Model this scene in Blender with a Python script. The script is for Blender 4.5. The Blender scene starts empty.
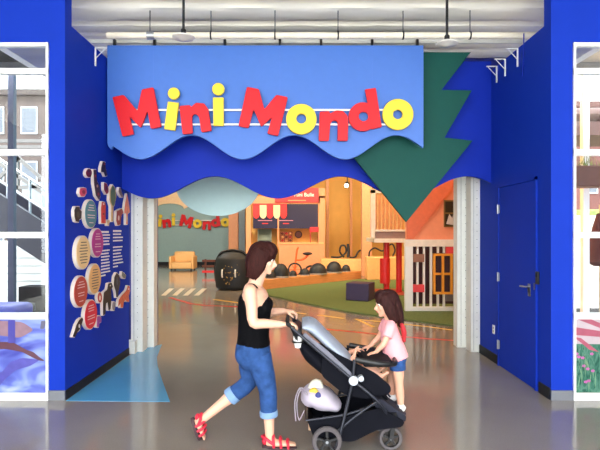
import bpy, bmesh, math, random
from mathutils import Vector, Matrix
random.seed(7)
PI = math.pi
C = bpy.context.scene.collection
scene = bpy.context.scene
# ---------------------------------------------------------------- camera, world, light, exposure
EYE = 1.62; F = 500.0; HX = 300.0; HY = 232.0      # metres, pixels
cam_d = bpy.data.cameras.new('camera'); cam = bpy.data.objects.new('camera', cam_d); C.objects.link(cam)
cam.location = (0, 0, EYE); cam.rotation_euler = (PI/2, 0, 0)
cam_d.sensor_width = 36; cam_d.lens = 30.0; cam_d.shift_y = 7/600; cam_d.clip_end = 300
scene.camera = cam
world = bpy.data.worlds.new('overcast_sky'); scene.world = world; world.use_nodes = True
wn = world.node_tree; wn.nodes.clear()
wo = wn.nodes.new('ShaderNodeOutputWorld'); bg = wn.nodes.new('ShaderNodeBackground')
tc = wn.nodes.new('ShaderNodeTexCoord'); sx = wn.nodes.new('ShaderNodeSeparateXYZ'); cr = wn.nodes.new('ShaderNodeValToRGB')
cr.color_ramp.elements[0].position = 0.0; cr.color_ramp.elements[0].color = (0.80, 0.84, 0.88, 1)
cr.color_ramp.elements[1].position = 0.7; cr.color_ramp.elements[1].color = (0.92, 0.96, 1.0, 1)
wn.links.new(tc.outputs['Generated'], sx.inputs[0]); wn.links.new(sx.outputs['Z'], cr.inputs[0])
wn.links.new(cr.outputs[0], bg.inputs[0]); wn.links.new(bg.outputs[0], wo.inputs[0])
bg.inputs[1].default_value = 6.5
vs = scene.view_settings
vs.view_transform = 'Standard'; vs.look = 'None'; vs.gamma = 1.0; vs.use_curve_mapping = False
vs.exposure = 0.6
sun_d = bpy.data.lights.new('sun', 'SUN'); sun_d.energy = 4.0; sun_d.angle = 0.02; sun_d.color = (1, .96, .9)
sun = bpy.data.objects.new('sun', sun_d); C.objects.link(sun); sun.rotation_euler = (math.radians(30), 0, math.radians(-6))   # high sun behind the camera
HALL_W = 85.0           # power of one added hall lamp

def s2l(c):
    c = c/255.0
    return c/12.92 if c <= 0.04045 else ((c+0.055)/1.055)**2.4
MATS = {}
def mat(name, rgb, rough=0.6, metal=0.0, var=0.06, scale=12.0, bump=0.0, emit=0.0, spec=0.5, stretch=None):
    if name in MATS: return MATS[name]
    m = bpy.data.materials.new(name); m.use_nodes = True; nt = m.node_tree
    b = nt.nodes['Principled BSDF']; col = [s2l(v) for v in rgb]
    tcn = nt.nodes.new('ShaderNodeTexCoord'); nz = nt.nodes.new('ShaderNodeTexNoise')
    nz.inputs['Scale'].default_value = scale; nz.inputs['Detail'].default_value = 4
    if stretch:
        mp = nt.nodes.new('ShaderNodeMapping'); mp.inputs['Scale'].default_value = stretch
        nt.links.new(tcn.outputs['Object'], mp.inputs[0]); nt.links.new(mp.outputs[0], nz.inputs['Vector'])
    else: nt.links.new(tcn.outputs['Object'], nz.inputs['Vector'])
    rp = nt.nodes.new('ShaderNodeValToRGB')
    rp.color_ramp.elements[0].position = 0.3; rp.color_ramp.elements[1].position = 0.7
    rp.color_ramp.elements[0].color = [max(0, c*(1-var)) for c in col]+[1]
    rp.color_ramp.elements[1].color = [min(1, c*(1+var)) for c in col]+[1]
    nt.links.new(nz.outputs['Fac'], rp.inputs[0]); nt.links.new(rp.outputs[0], b.inputs['Base Color'])
    b.inputs['Roughness'].default_value = rough; b.inputs['Metallic'].default_value = metal
    b.inputs['Specular IOR Level'].default_value = spec
    if bump:
        bp = nt.nodes.new('ShaderNodeBump'); bp.inputs['Strength'].default_value = bump; bp.inputs['Distance'].default_value = 0.01
        nt.links.new(nz.outputs['Fac'], bp.inputs['Height']); nt.links.new(bp.outputs[0], b.inputs['Normal'])
    if emit:
        nt.links.new(rp.outputs[0], b.inputs['Emission Color']); b.inputs['Emission Strength'].default_value = emit
    MATS[name] = m; return m
def glass_mat():
    m = bpy.data.materials.new('window_glass'); m.use_nodes = True; nt = m.node_tree; nt.nodes.clear()
    o = nt.nodes.new('ShaderNodeOutputMaterial'); mx = nt.nodes.new('ShaderNodeMixShader')
    t = nt.nodes.new('ShaderNodeBsdfTransparent'); g = nt.nodes.new('ShaderNodeBsdfGlossy'); f = nt.nodes.new('ShaderNodeFresnel')
    t.inputs[0].default_value = (0.93, 0.96, 0.96, 1); g.inputs['Roughness'].default_value = 0.02; f.inputs[0].default_value = 1.5
    nt.links.new(f.outputs[0], mx.inputs[0]); nt.links.new(t.outputs[0], mx.inputs[1]); nt.links.new(g.outputs[0], mx.inputs[2])
    nt.links.new(mx.outputs[0], o.inputs[0]); return m

# ---------------------------------------------------------------- helpers
def W(px, py, Y):                       # point seen at (px, py) standing at depth Y
    return Vector(((px-HX)/F*Y, Y, EYE-(py-HY)/F*Y))
def G(px, py):                          # point of the floor
    Y = EYE*F/(py-HY); return Vector(((px-HX)/F*Y, Y, 0))
XL, XR = -2.265, 2.42
def LW(px, py):                         # (Y, z) on the left alcove wall
    Y = -XL*F/(HX-px); return (Y, EYE-(py-HY)/F*Y)
def RW(px, py):
    Y = XR*F/(px-HX); return (Y, EYE-(py-HY)/F*Y)
def tag(o, label=None, cat=None, group=None, kind=None):
    if label: o['label'] = label
    if cat: o['category'] = cat
    if group: o['group'] = group
    if kind: o['kind'] = kind
    return o
def thing(name, label, cat, loc=(0, 0, 0), group=None):
    o = bpy.data.objects.new(name, None); C.objects.link(o); o.location = loc; o.empty_display_size = 0.1
    return tag(o, label, cat, group)
def root_loc(p):
    while p.parent: p = p.parent
    return Vector(p.location)
def kids(o): return [c for c in C.objects if c.parent == o]
def dup(root, loc, rotz=None, label=None, scale=None):
    def cp(o, par):
        c = o.copy(); C.objects.link(c); c.parent = par
        for k in kids(o): cp(k, c)
        return c
    ks = kids(root)
    r = root.copy(); C.objects.link(r); r.location = loc
    if rotz is not None: r.rotation_euler = (0, 0, rotz)
    if scale: r.scale = scale
    for k in ks: cp(k, r)
    if label: r['label'] = label
    return r
def frame(t, ref=Vector((0, 0, 1))):
    t = t.normalized()
    if abs(t.dot(ref)) > 0.98: ref = Vector((1, 0, 0)) if abs(t.x) < 0.9 else Vector((0, 1, 0))
    u = (ref - t*ref.dot(t)).normalized(); v = t.cross(u); return u, v
class MB:
    def __init__(s): s.bm = bmesh.new()
    def box(s, a, b, rotz=0, piv=None, mtx=None):
        a = Vector(a); b = Vector(b); vs = []
        for i in range(8):
            p = Vector((a.x if i & 1 == 0 else b.x, a.y if i & 2 == 0 else b.y, a.z if i & 4 == 0 else b.z))
            if mtx: p = mtx @ p
            if rotz:
                q = piv if piv else (a+b)/2; p = Matrix.Rotation(rotz, 3, 'Z') @ (p-q) + q
            vs.append(s.bm.verts.new(p))
        for f in ((0, 2, 3, 1), (4, 5, 7, 6), (0, 1, 5, 4), (2, 6, 7, 3), (0, 4, 6, 2), (1, 3, 7, 5)):
            s.bm.faces.new([vs[i] for i in f])
        return s
    def bar(s, p, q, w, h, ref=Vector((0, 0, 1))):          # rectangular bar between points
        p = Vector(p); q = Vector(q); u, v = frame(q-p, ref); r = []
        for c in (p, q):
            r.append([s.bm.verts.new(c+u*h/2*a+v*w/2*b) for a, b in ((-1, -1), (1, -1), (1, 1), (-1, 1))])
        for i in range(4): s.bm.faces.new([r[0][i], r[0][(i+1) % 4], r[1][(i+1) % 4], r[1][i]])
        s.bm.faces.new(r[0][::-1]); s.bm.faces.new(r[1]); return s
    def loft(s, pts, rad, n=16, ref=Vector((0, 1, 0)), sub=3, cap=True):
        # rad: r or (a along ref, b across)
        pts = [Vector(p) for p in pts]; rad = [(r, r) if not isinstance(r, tuple) else r for r in rad]
        P = []; R = []
        m = len(pts)
        for i in range(m-1):
            p0 = pts[max(i-1, 0)]; p1 = pts[i]; p2 = pts[i+1]; p3 = pts[min(i+2, m-1)]
            k = sub if m > 2 else 1
            for j in range(k):
                t = j/k
                P.append(0.5*((2*p1)+(p2-p0)*t+(2*p0-5*p1+4*p2-p3)*t*t+(3*p1-p0-3*p2+p3)*t**3))
                e = t*t*(3-2*t) if k > 1 else t
                R.append((rad[i][0]*(1-e)+rad[i+1][0]*e, rad[i][1]*(1-e)+rad[i+1][1]*e))
        P.append(pts[-1]); R.append(rad[-1]); rings = []
        lu = None
        for i, c in enumerate(P):
            t = (P[min(i+1, len(P)-1)]-P[max(i-1, 0)])
            if t.length < 1e-6: t = Vector((0, 0, 1))
            rf = ref if lu is None else lu
            u, v = frame(t, rf)
            if abs(t.normalized().dot(ref)) < 0.9: u, v = frame(t, ref)
            lu = u
            rings.append([s.bm.verts.new(c+u*R[i][0]*math.cos(2*PI*k/n)+v*R[i][1]*math.sin(2*PI*k/n)) for k in range(n)])
        for a, b in zip(rings, rings[1:]):
            for k in range(n): s.bm.faces.new([a[k], a[(k+1) % n], b[(k+1) % n], b[k]])
        if cap: s.bm.faces.new(rings[0][::-1]); s.bm.faces.new(rings[-1])
        return s
    def tube(s, pts, r, n=10, sub=4): return s.loft(pts, [r]*len(pts), n, Vector((0, 1, 0)), sub)
    def cyl(s, p, q, r, r2=None, n=24): return s.loft([p, q], [r, r2 if r2 is not None else r], n)
    def ell(s, c, r, n=16, rot=None):
        c = Vector(c); r = r if isinstance(r, (tuple, list)) else (r, r, r)
        M = Matrix.Translation(c) @ (rot.to_4x4() if rot else Matrix()) @ Matrix.Diagonal((*r, 1))
        bmesh.ops.create_uvsphere(s.bm, u_segments=n, v_segments=max(6, n*2//3), radius=1, matrix=M); return s
    def lathe(s, prof, base, axis='Z', n=28, ring_=False):                # prof: (radius, height)
        base = Vector(base); rings = []
        for r, h in prof:
            ring = []
            for k in range(n):
                a = 2*PI*k/n; x, y = r*math.cos(a), r*math.sin(a)
                p = {'Z': Vector((x, y, h)), 'Y': Vector((x, h, -y)), 'X': Vector((h, x, y))}[axis]
                ring.append(s.bm.verts.new(base+p))
            rings.append(ring)
        for a, b in zip(rings, rings[1:]):
            for k in range(n): s.bm.faces.new([a[k], a[(k+1) % n], b[(k+1) % n], b[k]])
        if ring_:
            for k in range(n): s.bm.faces.new([rings[-1][k], rings[-1][(k+1) % n], rings[0][(k+1) % n], rings[0][k]])
        else: s.bm.faces.new(rings[0][::-1]); s.bm.faces.new(rings[-1])
        return s
    def shape(s, loops, plane, pos, th, bev=0.0):            # flat cut-out: 2-D loops filled and given thickness
        cu = bpy.data.curves.new('t', 'CURVE'); cu.dimensions = '2D'; cu.fill_mode = 'BOTH'
        cu.extrude = th/2-bev; cu.bevel_depth = bev; cu.bevel_resolution = 1
        cu.offset = -bev
        for lp in loops:
            sp = cu.splines.new('POLY'); sp.points.add(len(lp)-1); sp.use_cyclic_u = True
            for i, (a, b) in enumerate(lp): sp.points[i].co = (a, b, 0, 1)
        return s._curve(cu, plane, pos)
    def text(s, txt, size, org, plane, pos, th, align='CENTER'):
        cu = bpy.data.curves.new('t', 'FONT'); cu.body = txt; cu.size = size; cu.align_x = align; cu.extrude = th/2
        cu.offset = size*0.01
        return s._curve(cu, plane, pos, org)
    def _curve(s, cu, plane, pos, org=(0, 0)):
        ob = bpy.data.objects.new('t', cu); C.objects.link(ob); bpy.context.view_layer.update()
        me = bpy.data.meshes.new_from_object(ob.evaluated_get(bpy.context.evaluated_depsgraph_get()))
        Mx = {'F': Matrix(((1, 0, 0, 0), (0, 0, -1, pos), (0, 1, 0, 0), (0, 0, 0, 1))),
              'L': Matrix(((0, 0, 1, pos), (1, 0, 0, 0), (0, 1, 0, 0), (0, 0, 0, 1))),
              'G': Matrix(((1, 0, 0, 0), (0, 1, 0, 0), (0, 0, 1, pos), (0, 0, 0, 1)))}[plane]
        me.transform(Mx @ Matrix.Translation((org[0], org[1], 0)))
        s.bm.from_mesh(me); bpy.data.objects.remove(ob); bpy.data.curves.remove(cu); bpy.data.meshes.remove(me); return s
    def remesh(s, vox, it=6, fac=0.5):
        bmesh.ops.recalc_face_normals(s.bm, faces=s.bm.faces)
        me = bpy.data.meshes.new('t'); s.bm.to_mesh(me); ob = bpy.data.objects.new('t', me); C.objects.link(ob)
        r = ob.modifiers.new('r', 'REMESH'); r.mode = 'VOXEL'; r.voxel_size = vox
        q = ob.modifiers.new('s', 'SMOOTH'); q.iterations = it; q.factor = fac
        bpy.context.view_layer.update()
        m2 = bpy.data.meshes.new_from_object(ob.evaluated_get(bpy.context.evaluated_depsgraph_get()))
        s.bm.clear(); s.bm.from_mesh(m2); bpy.data.objects.remove(ob); bpy.data.meshes.remove(me); bpy.data.meshes.remove(m2); return s
    def build(s, name, m, parent=None, label=None, cat=None, group=None, kind=None, smooth=True, bevel=0, recalc=True):
        bm = s.bm
        if recalc: bmesh.ops.recalc_face_normals(bm, faces=bm.faces)
        if parent: o0 = root_loc(parent)
        else:
            xs = [v.co.x for v in bm.verts]; ys = [v.co.y for v in bm.verts]; zs = [v.co.z for v in bm.verts]
            o0 = Vector(((min(xs)+max(xs))/2, (min(ys)+max(ys))/2, min(zs)))
        for v in bm.verts: v.co -= o0
        for f in bm.faces: f.smooth = smooth
        for e in bm.edges:
            if len(e.link_faces) == 2 and e.calc_face_angle(0) > 0.7: e.smooth = False
        me = bpy.data.meshes.new(name); bm.to_mesh(me); bm.free(); me.materials.append(m)
        o = bpy.data.objects.new(name, me); C.objects.link(o)
        if parent: o.parent = parent
        else: o.location = o0
        if bevel:
            b = o.modifiers.new('bevel', 'BEVEL'); b.width = bevel; b.segments = 2; b.limit_method = 'ANGLE'
        return tag(o, label, cat, group, kind)
def circ(cx, cy, rx, ry=None, n=40, rot=0):
    ry = rx if ry is None else ry; out = []
    for k in range(n):
        a = 2*PI*k/n; x, y = rx*math.cos(a), ry*math.sin(a)
        out.append((cx+x*math.cos(rot)-y*math.sin(rot), cy+x*math.sin(rot)+y*math.cos(rot)))
    return out
def rnd(loop, r):                         # round the corners of a polygon
    out = []; n = len(loop)
    for i in range(n):
        p = Vector(loop[i]); a = Vector(loop[i-1])-p; b = Vector(loop[(i+1) % n])-p
        d = min(r, a.length*0.45, b.length*0.45); A = p+a.normalized()*d; B = p+b.normalized()*d
        for t in (0, .25, .5, .75, 1): q = A*(1-t)**2+p*2*t*(1-t)+B*t*t; out.append((q.x, q.y))
    return out
def grow(loop, d):
    cx = sum(p[0] for p in loop)/len(loop); cy = sum(p[1] for p in loop)/len(loop); out = []
    for x, y in loop:
        v = Vector((x-cx, y-cy)); l = max(v.length, 1e-5); v *= (l+d)/l; out.append((cx+v.x, cy+v.y))
    return out
def struct(mb, name, m, parent=None, **k):
    return mb.build(name, m, parent, kind=None if parent else 'structure', **k)

# ---------------------------------------------------------------- materials
BLUE = mat('blue_wall_paint', (21, 53, 170), 0.6, var=0.03, scale=3, spec=.08)
DKBLUE = mat('royal_blue_panel_paint', (10, 42, 164), 0.55, var=0.02, spec=.15)
LTBLUE = mat('sky_blue_panel_paint', (62, 110, 194), 0.5, var=0.02)
GREEN = mat('pine_green_panel_paint', (18, 76, 68), 0.55, var=0.03, spec=.15)
PALE = mat('pale_aqua_panel_paint', (190, 222, 220), 0.5, var=0.02)
RED = mat('red_letter_enamel', (214, 20, 32), 0.45, var=0.03, spec=.3)
YEL = mat('yellow_letter_enamel', (236, 204, 56), 0.45, var=0.03, spec=.3)
WHITE = mat('white_powder_coat', (236, 236, 232), 0.45, var=0.02)
TRACK = mat('white_painted_steel', (222, 222, 214), 0.5, var=0.06, scale=6)
DKGREY = mat('dark_grey_rubber', (30, 32, 38), 0.6, spec=.2)
GREY = mat('brushed_grey_plinth', (120, 122, 128), 0.35, 0.4)
STEEL = mat('galvanised_steel', (165, 168, 172), 0.35, 0.85)
BLACK = mat('black_plastic', (18, 18, 20), 0.4)
CEIL = mat('white_insulation_blanket', (250, 246, 232), 0.6, var=0.03, scale=2.5, bump=0.15)
GLASS = glass_mat()

def floor_mat():
    m = bpy.data.materials.new('polished_concrete'); m.use_nodes = True; nt = m.node_tree; b = nt.nodes['Principled BSDF']
    t = nt.nodes.new('ShaderNodeTexCoord'); n1 = nt.nodes.new('ShaderNodeTexNoise'); n2 = nt.nodes.new('ShaderNodeTexNoise')
    n1.inputs['Scale'].default_value = 0.7; n1.inputs['Detail'].default_value = 6; n2.inputs['Scale'].default_value = 90; n2.inputs['Detail'].default_value = 2
    for n in (n1, n2): nt.links.new(t.outputs['Object'], n.inputs['Vector'])
    mx = nt.nodes.new('ShaderNodeMix'); mx.data_type = 'FLOAT'; mx.inputs[0].default_value = 0.3
    nt.links.new(n1.outputs['Fac'], mx.inputs[2]); nt.links.new(n2.outputs['Fac'], mx.inputs[3])
    r = nt.nodes.new('ShaderNodeValToRGB'); r.color_ramp.elements[0].position = 0.3; r.color_ramp.elements[1].position = 0.72
    r.color_ramp.elements[0].color = (0.19, 0.17, 0.15, 1); r.color_ramp.elements[1].color = (0.29, 0.265, 0.235, 1)
    nt.links.new(mx.outputs[0], r.inputs[0]); nt.links.new(r.outputs[0], b.inputs['Base Color'])
    b.inputs['Roughness'].default_value = 0.11; b.inputs['Specular IOR Level'].default_value = 0.85
    bp = nt.nodes.new('ShaderNodeBump'); bp.inputs['Strength'].default_value = 0.03; bp.inputs['Distance'].default_value = 0.02
    n3 = nt.nodes.new('ShaderNodeTexNoise'); n3.inputs['Scale'].default_value = 5; nt.links.new(t.outputs['Object'], n3.inputs['Vector'])
    nt.links.new(n3.outputs['Fac'], bp.inputs['Height']); nt.links.new(bp.outputs[0], b.inputs['Normal'])
    return m
# ---------------------------------------------------------------- shell
struct(MB().box((-30, 1.6, -0.1), (30, 45, 0)), 'floor', floor_mat(), smooth=False)
struct(MB().box((-30, -30, -0.1), (30, 1.6, 0)), 'floor_forecourt', mat('pale_bounce_paving', (200, 198, 192), .8, var=.08, scale=1), smooth=False)  # unseen ground behind the camera, made pale to bounce light
ZC = 4.15
m = MB()                                   # quilted white canopy ceiling; unseen forecourt part shaped to block side and sky light
seams = [-3.1+0.47*k for k in range(20)]; seams = [y for y in seams if y < 5.2]+[5.45, 5.97, 6.29, 6.55, 6.82, 7.2]
prof = []
for a, b in zip(seams, seams[1:]):
    for j in range(6):
        t = j/6; prof.append((a+(b-a)*t, ZC-0.055*(1-(2*t-1)**4)+ (0.05 if j == 0 else 0)))
prof.append((seams[-1], ZC))
lo = []; 
NX = 60
for i in range(NX+1):
    x = -7+14*i/NX
    lo.append([m.bm.verts.new((x, y, z-0.006*math.sin(x*9+y*5)*math.sin(x*3.1-y*7))) for y, z in prof])
for a, b in zip(lo, lo[1:]):
    for j in range(len(prof)-1):
        if prof[j][0] > 4.9 and abs(a[0].co.x+b[0].co.x) > 6.9: continue
        m.bm.faces.new([a[j], a[j+1], b[j+1], b[j]])
m.box((-7, -3.1, ZC+0.07), (7, 4.9, ZC+0.2)); m.box((-3.3, 4.9, ZC+0.07), (3.3, 7.3, ZC+0.2))
struct(m, 'ceiling', CEIL)
struct(MB().box((-7, -3.1, 0), (-6.6, 4.8, 4.2)), 'wall_light_block_left', mat('dark_light_block', (84, 76, 74), .8)); struct(MB().box((6.6, -3.1, 0), (7, 4.8, 4.2)), 'wall_light_block_right', mat('dark_light_block', (84, 76, 74), .8))  # unseen dark side walls added to keep lateral light off the alcove
zt = EYE+189/500*4.82                     # head of the shop windows
def facade(sgn, x0, name):
    xw0 = 2.42 if sgn < 0 else 2.63; m = MB()
    def bx(a, b, z0, z1): m.box((min(sgn*a, sgn*b), 4.82, z0), (max(sgn*a, sgn*b), 4.96, z1))
    bx(x0, xw0, 0, 4.6); bx(xw0, xw0+1.45, zt, 4.6); bx(xw0+1.45, 6.5, 0, 4.6)
    struct(m, name, BLUE, smooth=False)
    m = MB(); m.box((min(sgn*x0, sgn*xw0)-(0 if sgn < 0 else .004), 4.806, 0), (max(sgn*x0, sgn*xw0)+(0.004 if sgn < 0 else 0), 4.82, 0.095))
    struct(m, 'baseboard_front_'+('left' if sgn < 0 else 'right'), GREY, smooth=False)
facade(-1, 2.265, 'wall_front_left'); facade(1, 2.42, 'wall_front_right')
struct(MB().box((XL-0.12, 4.96, 0), (XL, 6.62, 3.66)), 'wall_left', BLUE, smooth=False)
struct(MB().box((XR, 4.96, 0), (XR+0.12, 6.72, 3.66)), 'wall_right', BLUE, smooth=False)
struct(MB().box((XL, 4.83, 0), (XL+0.012, 6.6, 0.09)), 'baseboard_left', DKGREY, smooth=False)
struct(MB().box((XR-0.012, 4.83, 0), (XR, 5.05, 0.11)).box((XR-0.012, 6.09, 0), (XR, 6.72, 0.11)), 'baseboard_right', DKGREY, smooth=False)
struct(MB().box((-3.3, 4.97, 3.62), (-3.2, 7.2, 4.3)).box((3.2, 4.97, 3.62), (3.3, 7.2, 4.3)), 'wall_canopy_side', CEIL, smooth=False)
PORT = mat('portal_navy_paint', (20, 32, 120), 0.6)
struct(MB().box((-3.3, 7.2, 2.62), (3.3, 7.4, 4.3)).box((-3.3, 7.2, 0), (-2.1, 7.4, 2.62)).box((2.33, 7.2, 0), (3.3, 7.4, 2.62)), 'wall_portal', PORT, smooth=False)
# hall
SAND = mat('ochre_hall_paint', (235, 176, 84), 0.55, var=0.08, scale=1.5)
TEALW = mat('grey_teal_hall_paint', (148, 178, 182), 0.6, var=0.03)
PEACH = mat('peach_paint', (214, 146, 104), 0.55, var=0.04)
DKCEIL = mat('dark_hall_ceiling', (60, 52, 48), 0.8)
struct(MB().box((-10, 24.5, 0), (-2.95, 24.7, 5.6)), 'wall_back_left', TEALW, smooth=False)
struct(MB().box((-2.95, 24.5, 0), (10, 24.7, 5.6)), 'wall_back', SAND, smooth=False)
def slant(name, p, q, m_):
    mb = MB(); p = Vector(p); q = Vector(q); d = (q-p).normalized(); n = Vector((-d.y, d.x, 0))*0.08
    a = [p-n, q-n, q+n, p+n]; v0 = [mb.bm.verts.new((v.x, v.y, 0)) for v in a]; v1 = [mb.bm.verts.new((v.x, v.y, 5.6)) for v in a]
    for i in range(4): mb.bm.faces.new([v0[i], v0[(i+1) % 4], v1[(i+1) % 4], v1[i]])
    mb.bm.faces.new(v0[::-1]); mb.bm.faces.new(v1); struct(mb, name, m_, smooth=False)
slant('wall_hall_left', (-2.6, 7.5, 0), (-9.9, 24.4, 0), TEALW); slant('wall_hall_right', (2.75, 7.5, 0), (9.9, 24.4, 0), SAND)
struct(MB().shape([[(-3.3, 7.41), (3.3, 7.41), (10, 24.7), (-10, 24.7)]], 'G', 5.68, .15), 'ceiling_hall', DKCEIL, smooth=False)
struct(MB().box((-9.8, 24.47, 0), (-2.95, 24.5, 0.16)), 'baseboard_hall', DKGREY, smooth=False)
struct(MB().box((-3.3, 7.41, 4.2), (3.3, 7.5, 5.6)), 'wall_over_portal', PORT, smooth=False)
# portal posts (roller door tracks)
def track(x0, x1, y0, y1, name):
    t = MB(); t.box((x0, y0, 0), (x1, y1, 3.2)); o = struct(t, name, TRACK, smooth=False)
    h = MB()
    xm = x0+(x1-x0)*0.55
    for k in range(22):
        z = 0.2+k*0.11; h.cyl((xm, y0-0.001, z), (xm, y0+0.001, z), 0.005, n=10)
    h.build('bolt_hole', DKGREY, o); g = MB()
    g.box((x0+(x1-x0)*0.25-.002, y0-.004, 0.02), (x0+(x1-x0)*0.25+.002, y0, 3.2)).build('groove', GREY, o)
    return o
track(-2.281, -2.125, 6.75, 6.95, 'trim_1'); track(-2.24, -2.05, 7.02, 7.19, 'trim_2')
track(2.308, 2.455, 6.75, 6.95, 'trim_3'); track(2.207, 2.42, 7.02, 7.19, 'trim_4')
struct(MB().box((-2.31, 6.63, 0), (-2.19, 6.74, 0.17)).box((2.40, 6.63+.1, 0), (2.46, 6.745, 0.1)), 'trim_5', TRACK, smooth=False, bevel=0.005)
# ---------------------------------------------------------------- shop windows
bars = [(400, 393), (319, 313), (238, 232), (155.5, 149.5), (74, 68.5), (46.5, 43)]
def zy(y, Y=4.82): return EYE-(y-HY)/F*Y
def window(n, x0, x1):
    f = MB(); y0, y1 = 4.80, 4.87
    s0, s1 = min(x0, x1), max(x0, x1)
    f.box((s0, y0, 0), (s0+0.022, y1, zt)).box((s1-0.022, y0, 0), (s1, y1, zt))
    for a, b in bars: f.box((s0, y0+.005, zy(a) if a < 400 else 0), (s1, y1-.005, zy(b)))
    o = struct(f, 'window_%d' % n, WHITE, smooth=False)
    for (a, b), (c, d) in zip(bars, bars[1:]):
        if a == 400: continue
        MB().box((s0+0.02, 4.83, zy(b)), (s1-0.02, 4.836, zy(c))).build('pane', GLASS, o)
    return o, s0+.02, s1-.02, zy(393), zy(319)
w1, a0, a1, z0, z1 = window(1, -2.42, -3.87); w2, b0, b1, _, _ = window(2, 2.63, 4.08)
def print_mat(name, cols, scale, dist=2.5, stretch=(1, 1, 1)):
    m = bpy.data.materials.new(name); m.use_nodes = True; nt = m.node_tree; b = nt.nodes['Principled BSDF']
    t = nt.nodes.new('ShaderNodeTexCoord'); mp = nt.nodes.new('ShaderNodeMapping'); mp.inputs['Scale'].default_value = stretch
    n = nt.nodes.new('ShaderNodeTexNoise'); n.inputs['Scale'].default_value = scale; n.inputs['Distortion'].default_value = dist; n.inputs['Detail'].default_value = 2
    r = nt.nodes.new('ShaderNodeValToRGB'); e = r.color_ramp.elements
    while len(e) < len(cols): e.new(0.5)
    for i, (p, c) in enumerate(cols): e[i].position = p; e[i].color = [s2l(v) for v in c]+[1]
    nt.links.new(t.outputs['Object'], mp.inputs[0]); nt.links.new(mp.outputs[0], n.inputs[0]); nt.links.new(n.outputs['Fac'], r.inputs[0]); nt.links.new(r.outputs[0], b.inputs['Base Color'])
    b.inputs['Roughness'].default_value = 0.15; return m
WATER = print_mat('printed_water_film', [(0.3, (70, 74, 160)), (0.45, (96, 108, 190)), (0.55, (128, 146, 206)), (0.72, (170, 180, 216))], 1.6, 2.0, (1, 1, 2.2))
MEADOW = print_mat('printed_meadow_film', [(0.3, (26, 70, 60)), (0.5, (58, 110, 92)), (0.62, (86, 130, 112)), (0.75, (44, 90, 66))], 9, 1.5, (2.2, 1, 1))
film = tag(MB().box((a0, 4.838, z0), (a1, 4.842, z1)).build('printed_film', WATER), 'printed window film of rippling blue and violet water in left shop window bottom pane', 'window film')
def wv(px, py): q = W(px, py, 4.83); return (q.x, q.z)
def fl(pts, name, m_, par, pos=4.834, plane='F', th=0.002, lab=None):
    o = MB().shape([pts], plane, pos, th).build(name, m_, par)
    if lab: o['label'] = lab
    return o
SKINPRINT = mat('printed_tan', (140, 108, 122), 0.3, var=0.12); BRN = mat('printed_brown', (92, 52, 66), 0.3); PVIO = mat('printed_violet', (80, 76, 160), 0.3, var=0.15)
fl(rnd([wv(*p) for p in [(-60, 318), (22, 322), (34, 330), (20, 338), (-5, 335), (-60, 344)]], .04), 'printed_shape', SKINPRINT, film, lab='rosy tan printed shape')
fl(rnd([wv(*p) for p in [(-30, 342), (12, 342), (26, 350), (33, 352), (40, 358), (45, 361), (40, 361), (33, 358), (22, 352), (5, 349), (-30, 350)]], .02), 'printed_shape', BRN, film, lab='dusky brown printed streak')
fl(rnd([wv(*p) for p in [(-20, 378), (2, 372), (10, 362), (22, 358), (40, 360), (30, 366), (16, 370), (6, 378), (-4, 390), (-20, 392)]], .02), 'printed_shape', PVIO, film, lab='violet printed ripple')
fl(rnd([wv(*p) for p in [(8, 320), (15, 320), (15, 343), (8, 343)]], .01), 'printed_shape', mat('printed_indigo', (66, 62, 150), .3), film, pos=4.832, lab='indigo printed post')
fl(rnd([wv(*p) for p in [(41, 321), (46, 321), (44, 329), (40, 329)]], .01), 'printed_shape', mat('printed_dusk', (90, 88, 110), .3), film, pos=4.832)
film2 = tag(MB().box((b0, 4.838, z0), (b1, 4.842, z1)).build('printed_film', MEADOW), 'printed window film of green stems and pink flowers in right shop window bottom pane', 'window film')
PINK = mat('printed_pink_cloth', (160, 78, 98), 0.3, var=.1); CRM = mat('printed_cream_cloth', (180, 166, 172), 0.3); ROSE = mat('printed_rose', (180, 90, 156), 0.3, var=.2)
for pts, mm, lb in [([(574, 318), (660, 318), (660, 345), (574, 344)], CRM, 'pale cloth printed across the top'),
                ([(574, 327), (600, 331), (660, 334), (660, 341), (600, 337), (574, 335)], PINK, 'dusty pink printed stripe'), ([(574, 318), (588, 318), (600, 323), (660, 324), (660, 329), (600, 328)], PINK, 'dusty pink printed upper stripe'),
                ([(574, 337), (581, 338), (599, 352), (590, 350)], PINK, 'dusty pink printed fold')]:
    q = fl([wv(*p) for p in pts], 'printed_stripe', mm, film2, pos=4.8355 if mm is CRM else 4.834, th=.001 if mm is CRM else .002); q['label'] = lb
for i, (x, y) in enumerate([(579, 357), (583, 358), (577, 354), (588, 369), (584, 366), (589, 381), (593, 371), (592, 354), (586, 382), (604, 360), (612, 372), (622, 366), (633, 380), (645, 362)]):
    mb = MB(); c = wv(x, y)
    for k in range(5): mb.shape([circ(c[0]+.011*math.cos(k*1.257), c[1]+.008*math.sin(k*1.257), .009, .006, 12)], 'F', 4.834-.0004*(k % 3), .001)
    mb.build('printed_flower', ROSE, film2)
STEM = mat('printed_stem_green', (104, 146, 108), 0.3)
mb = MB()
for k in range(46):
    x = random.uniform(575, 660); y = random.uniform(352, 388); s = random.uniform(-5, 5); l = random.uniform(8, 18)
    mb.shape([[wv(x, y+l if y+l < 392 else 392), wv(x+s*.5+.4, y+l*.4), wv(x+s, y-2), wv(x+s*.5-.6, y+l*.4)]], 'F', 4.8365, .001)
mb.build('printed_stems', STEM, film2)

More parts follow.
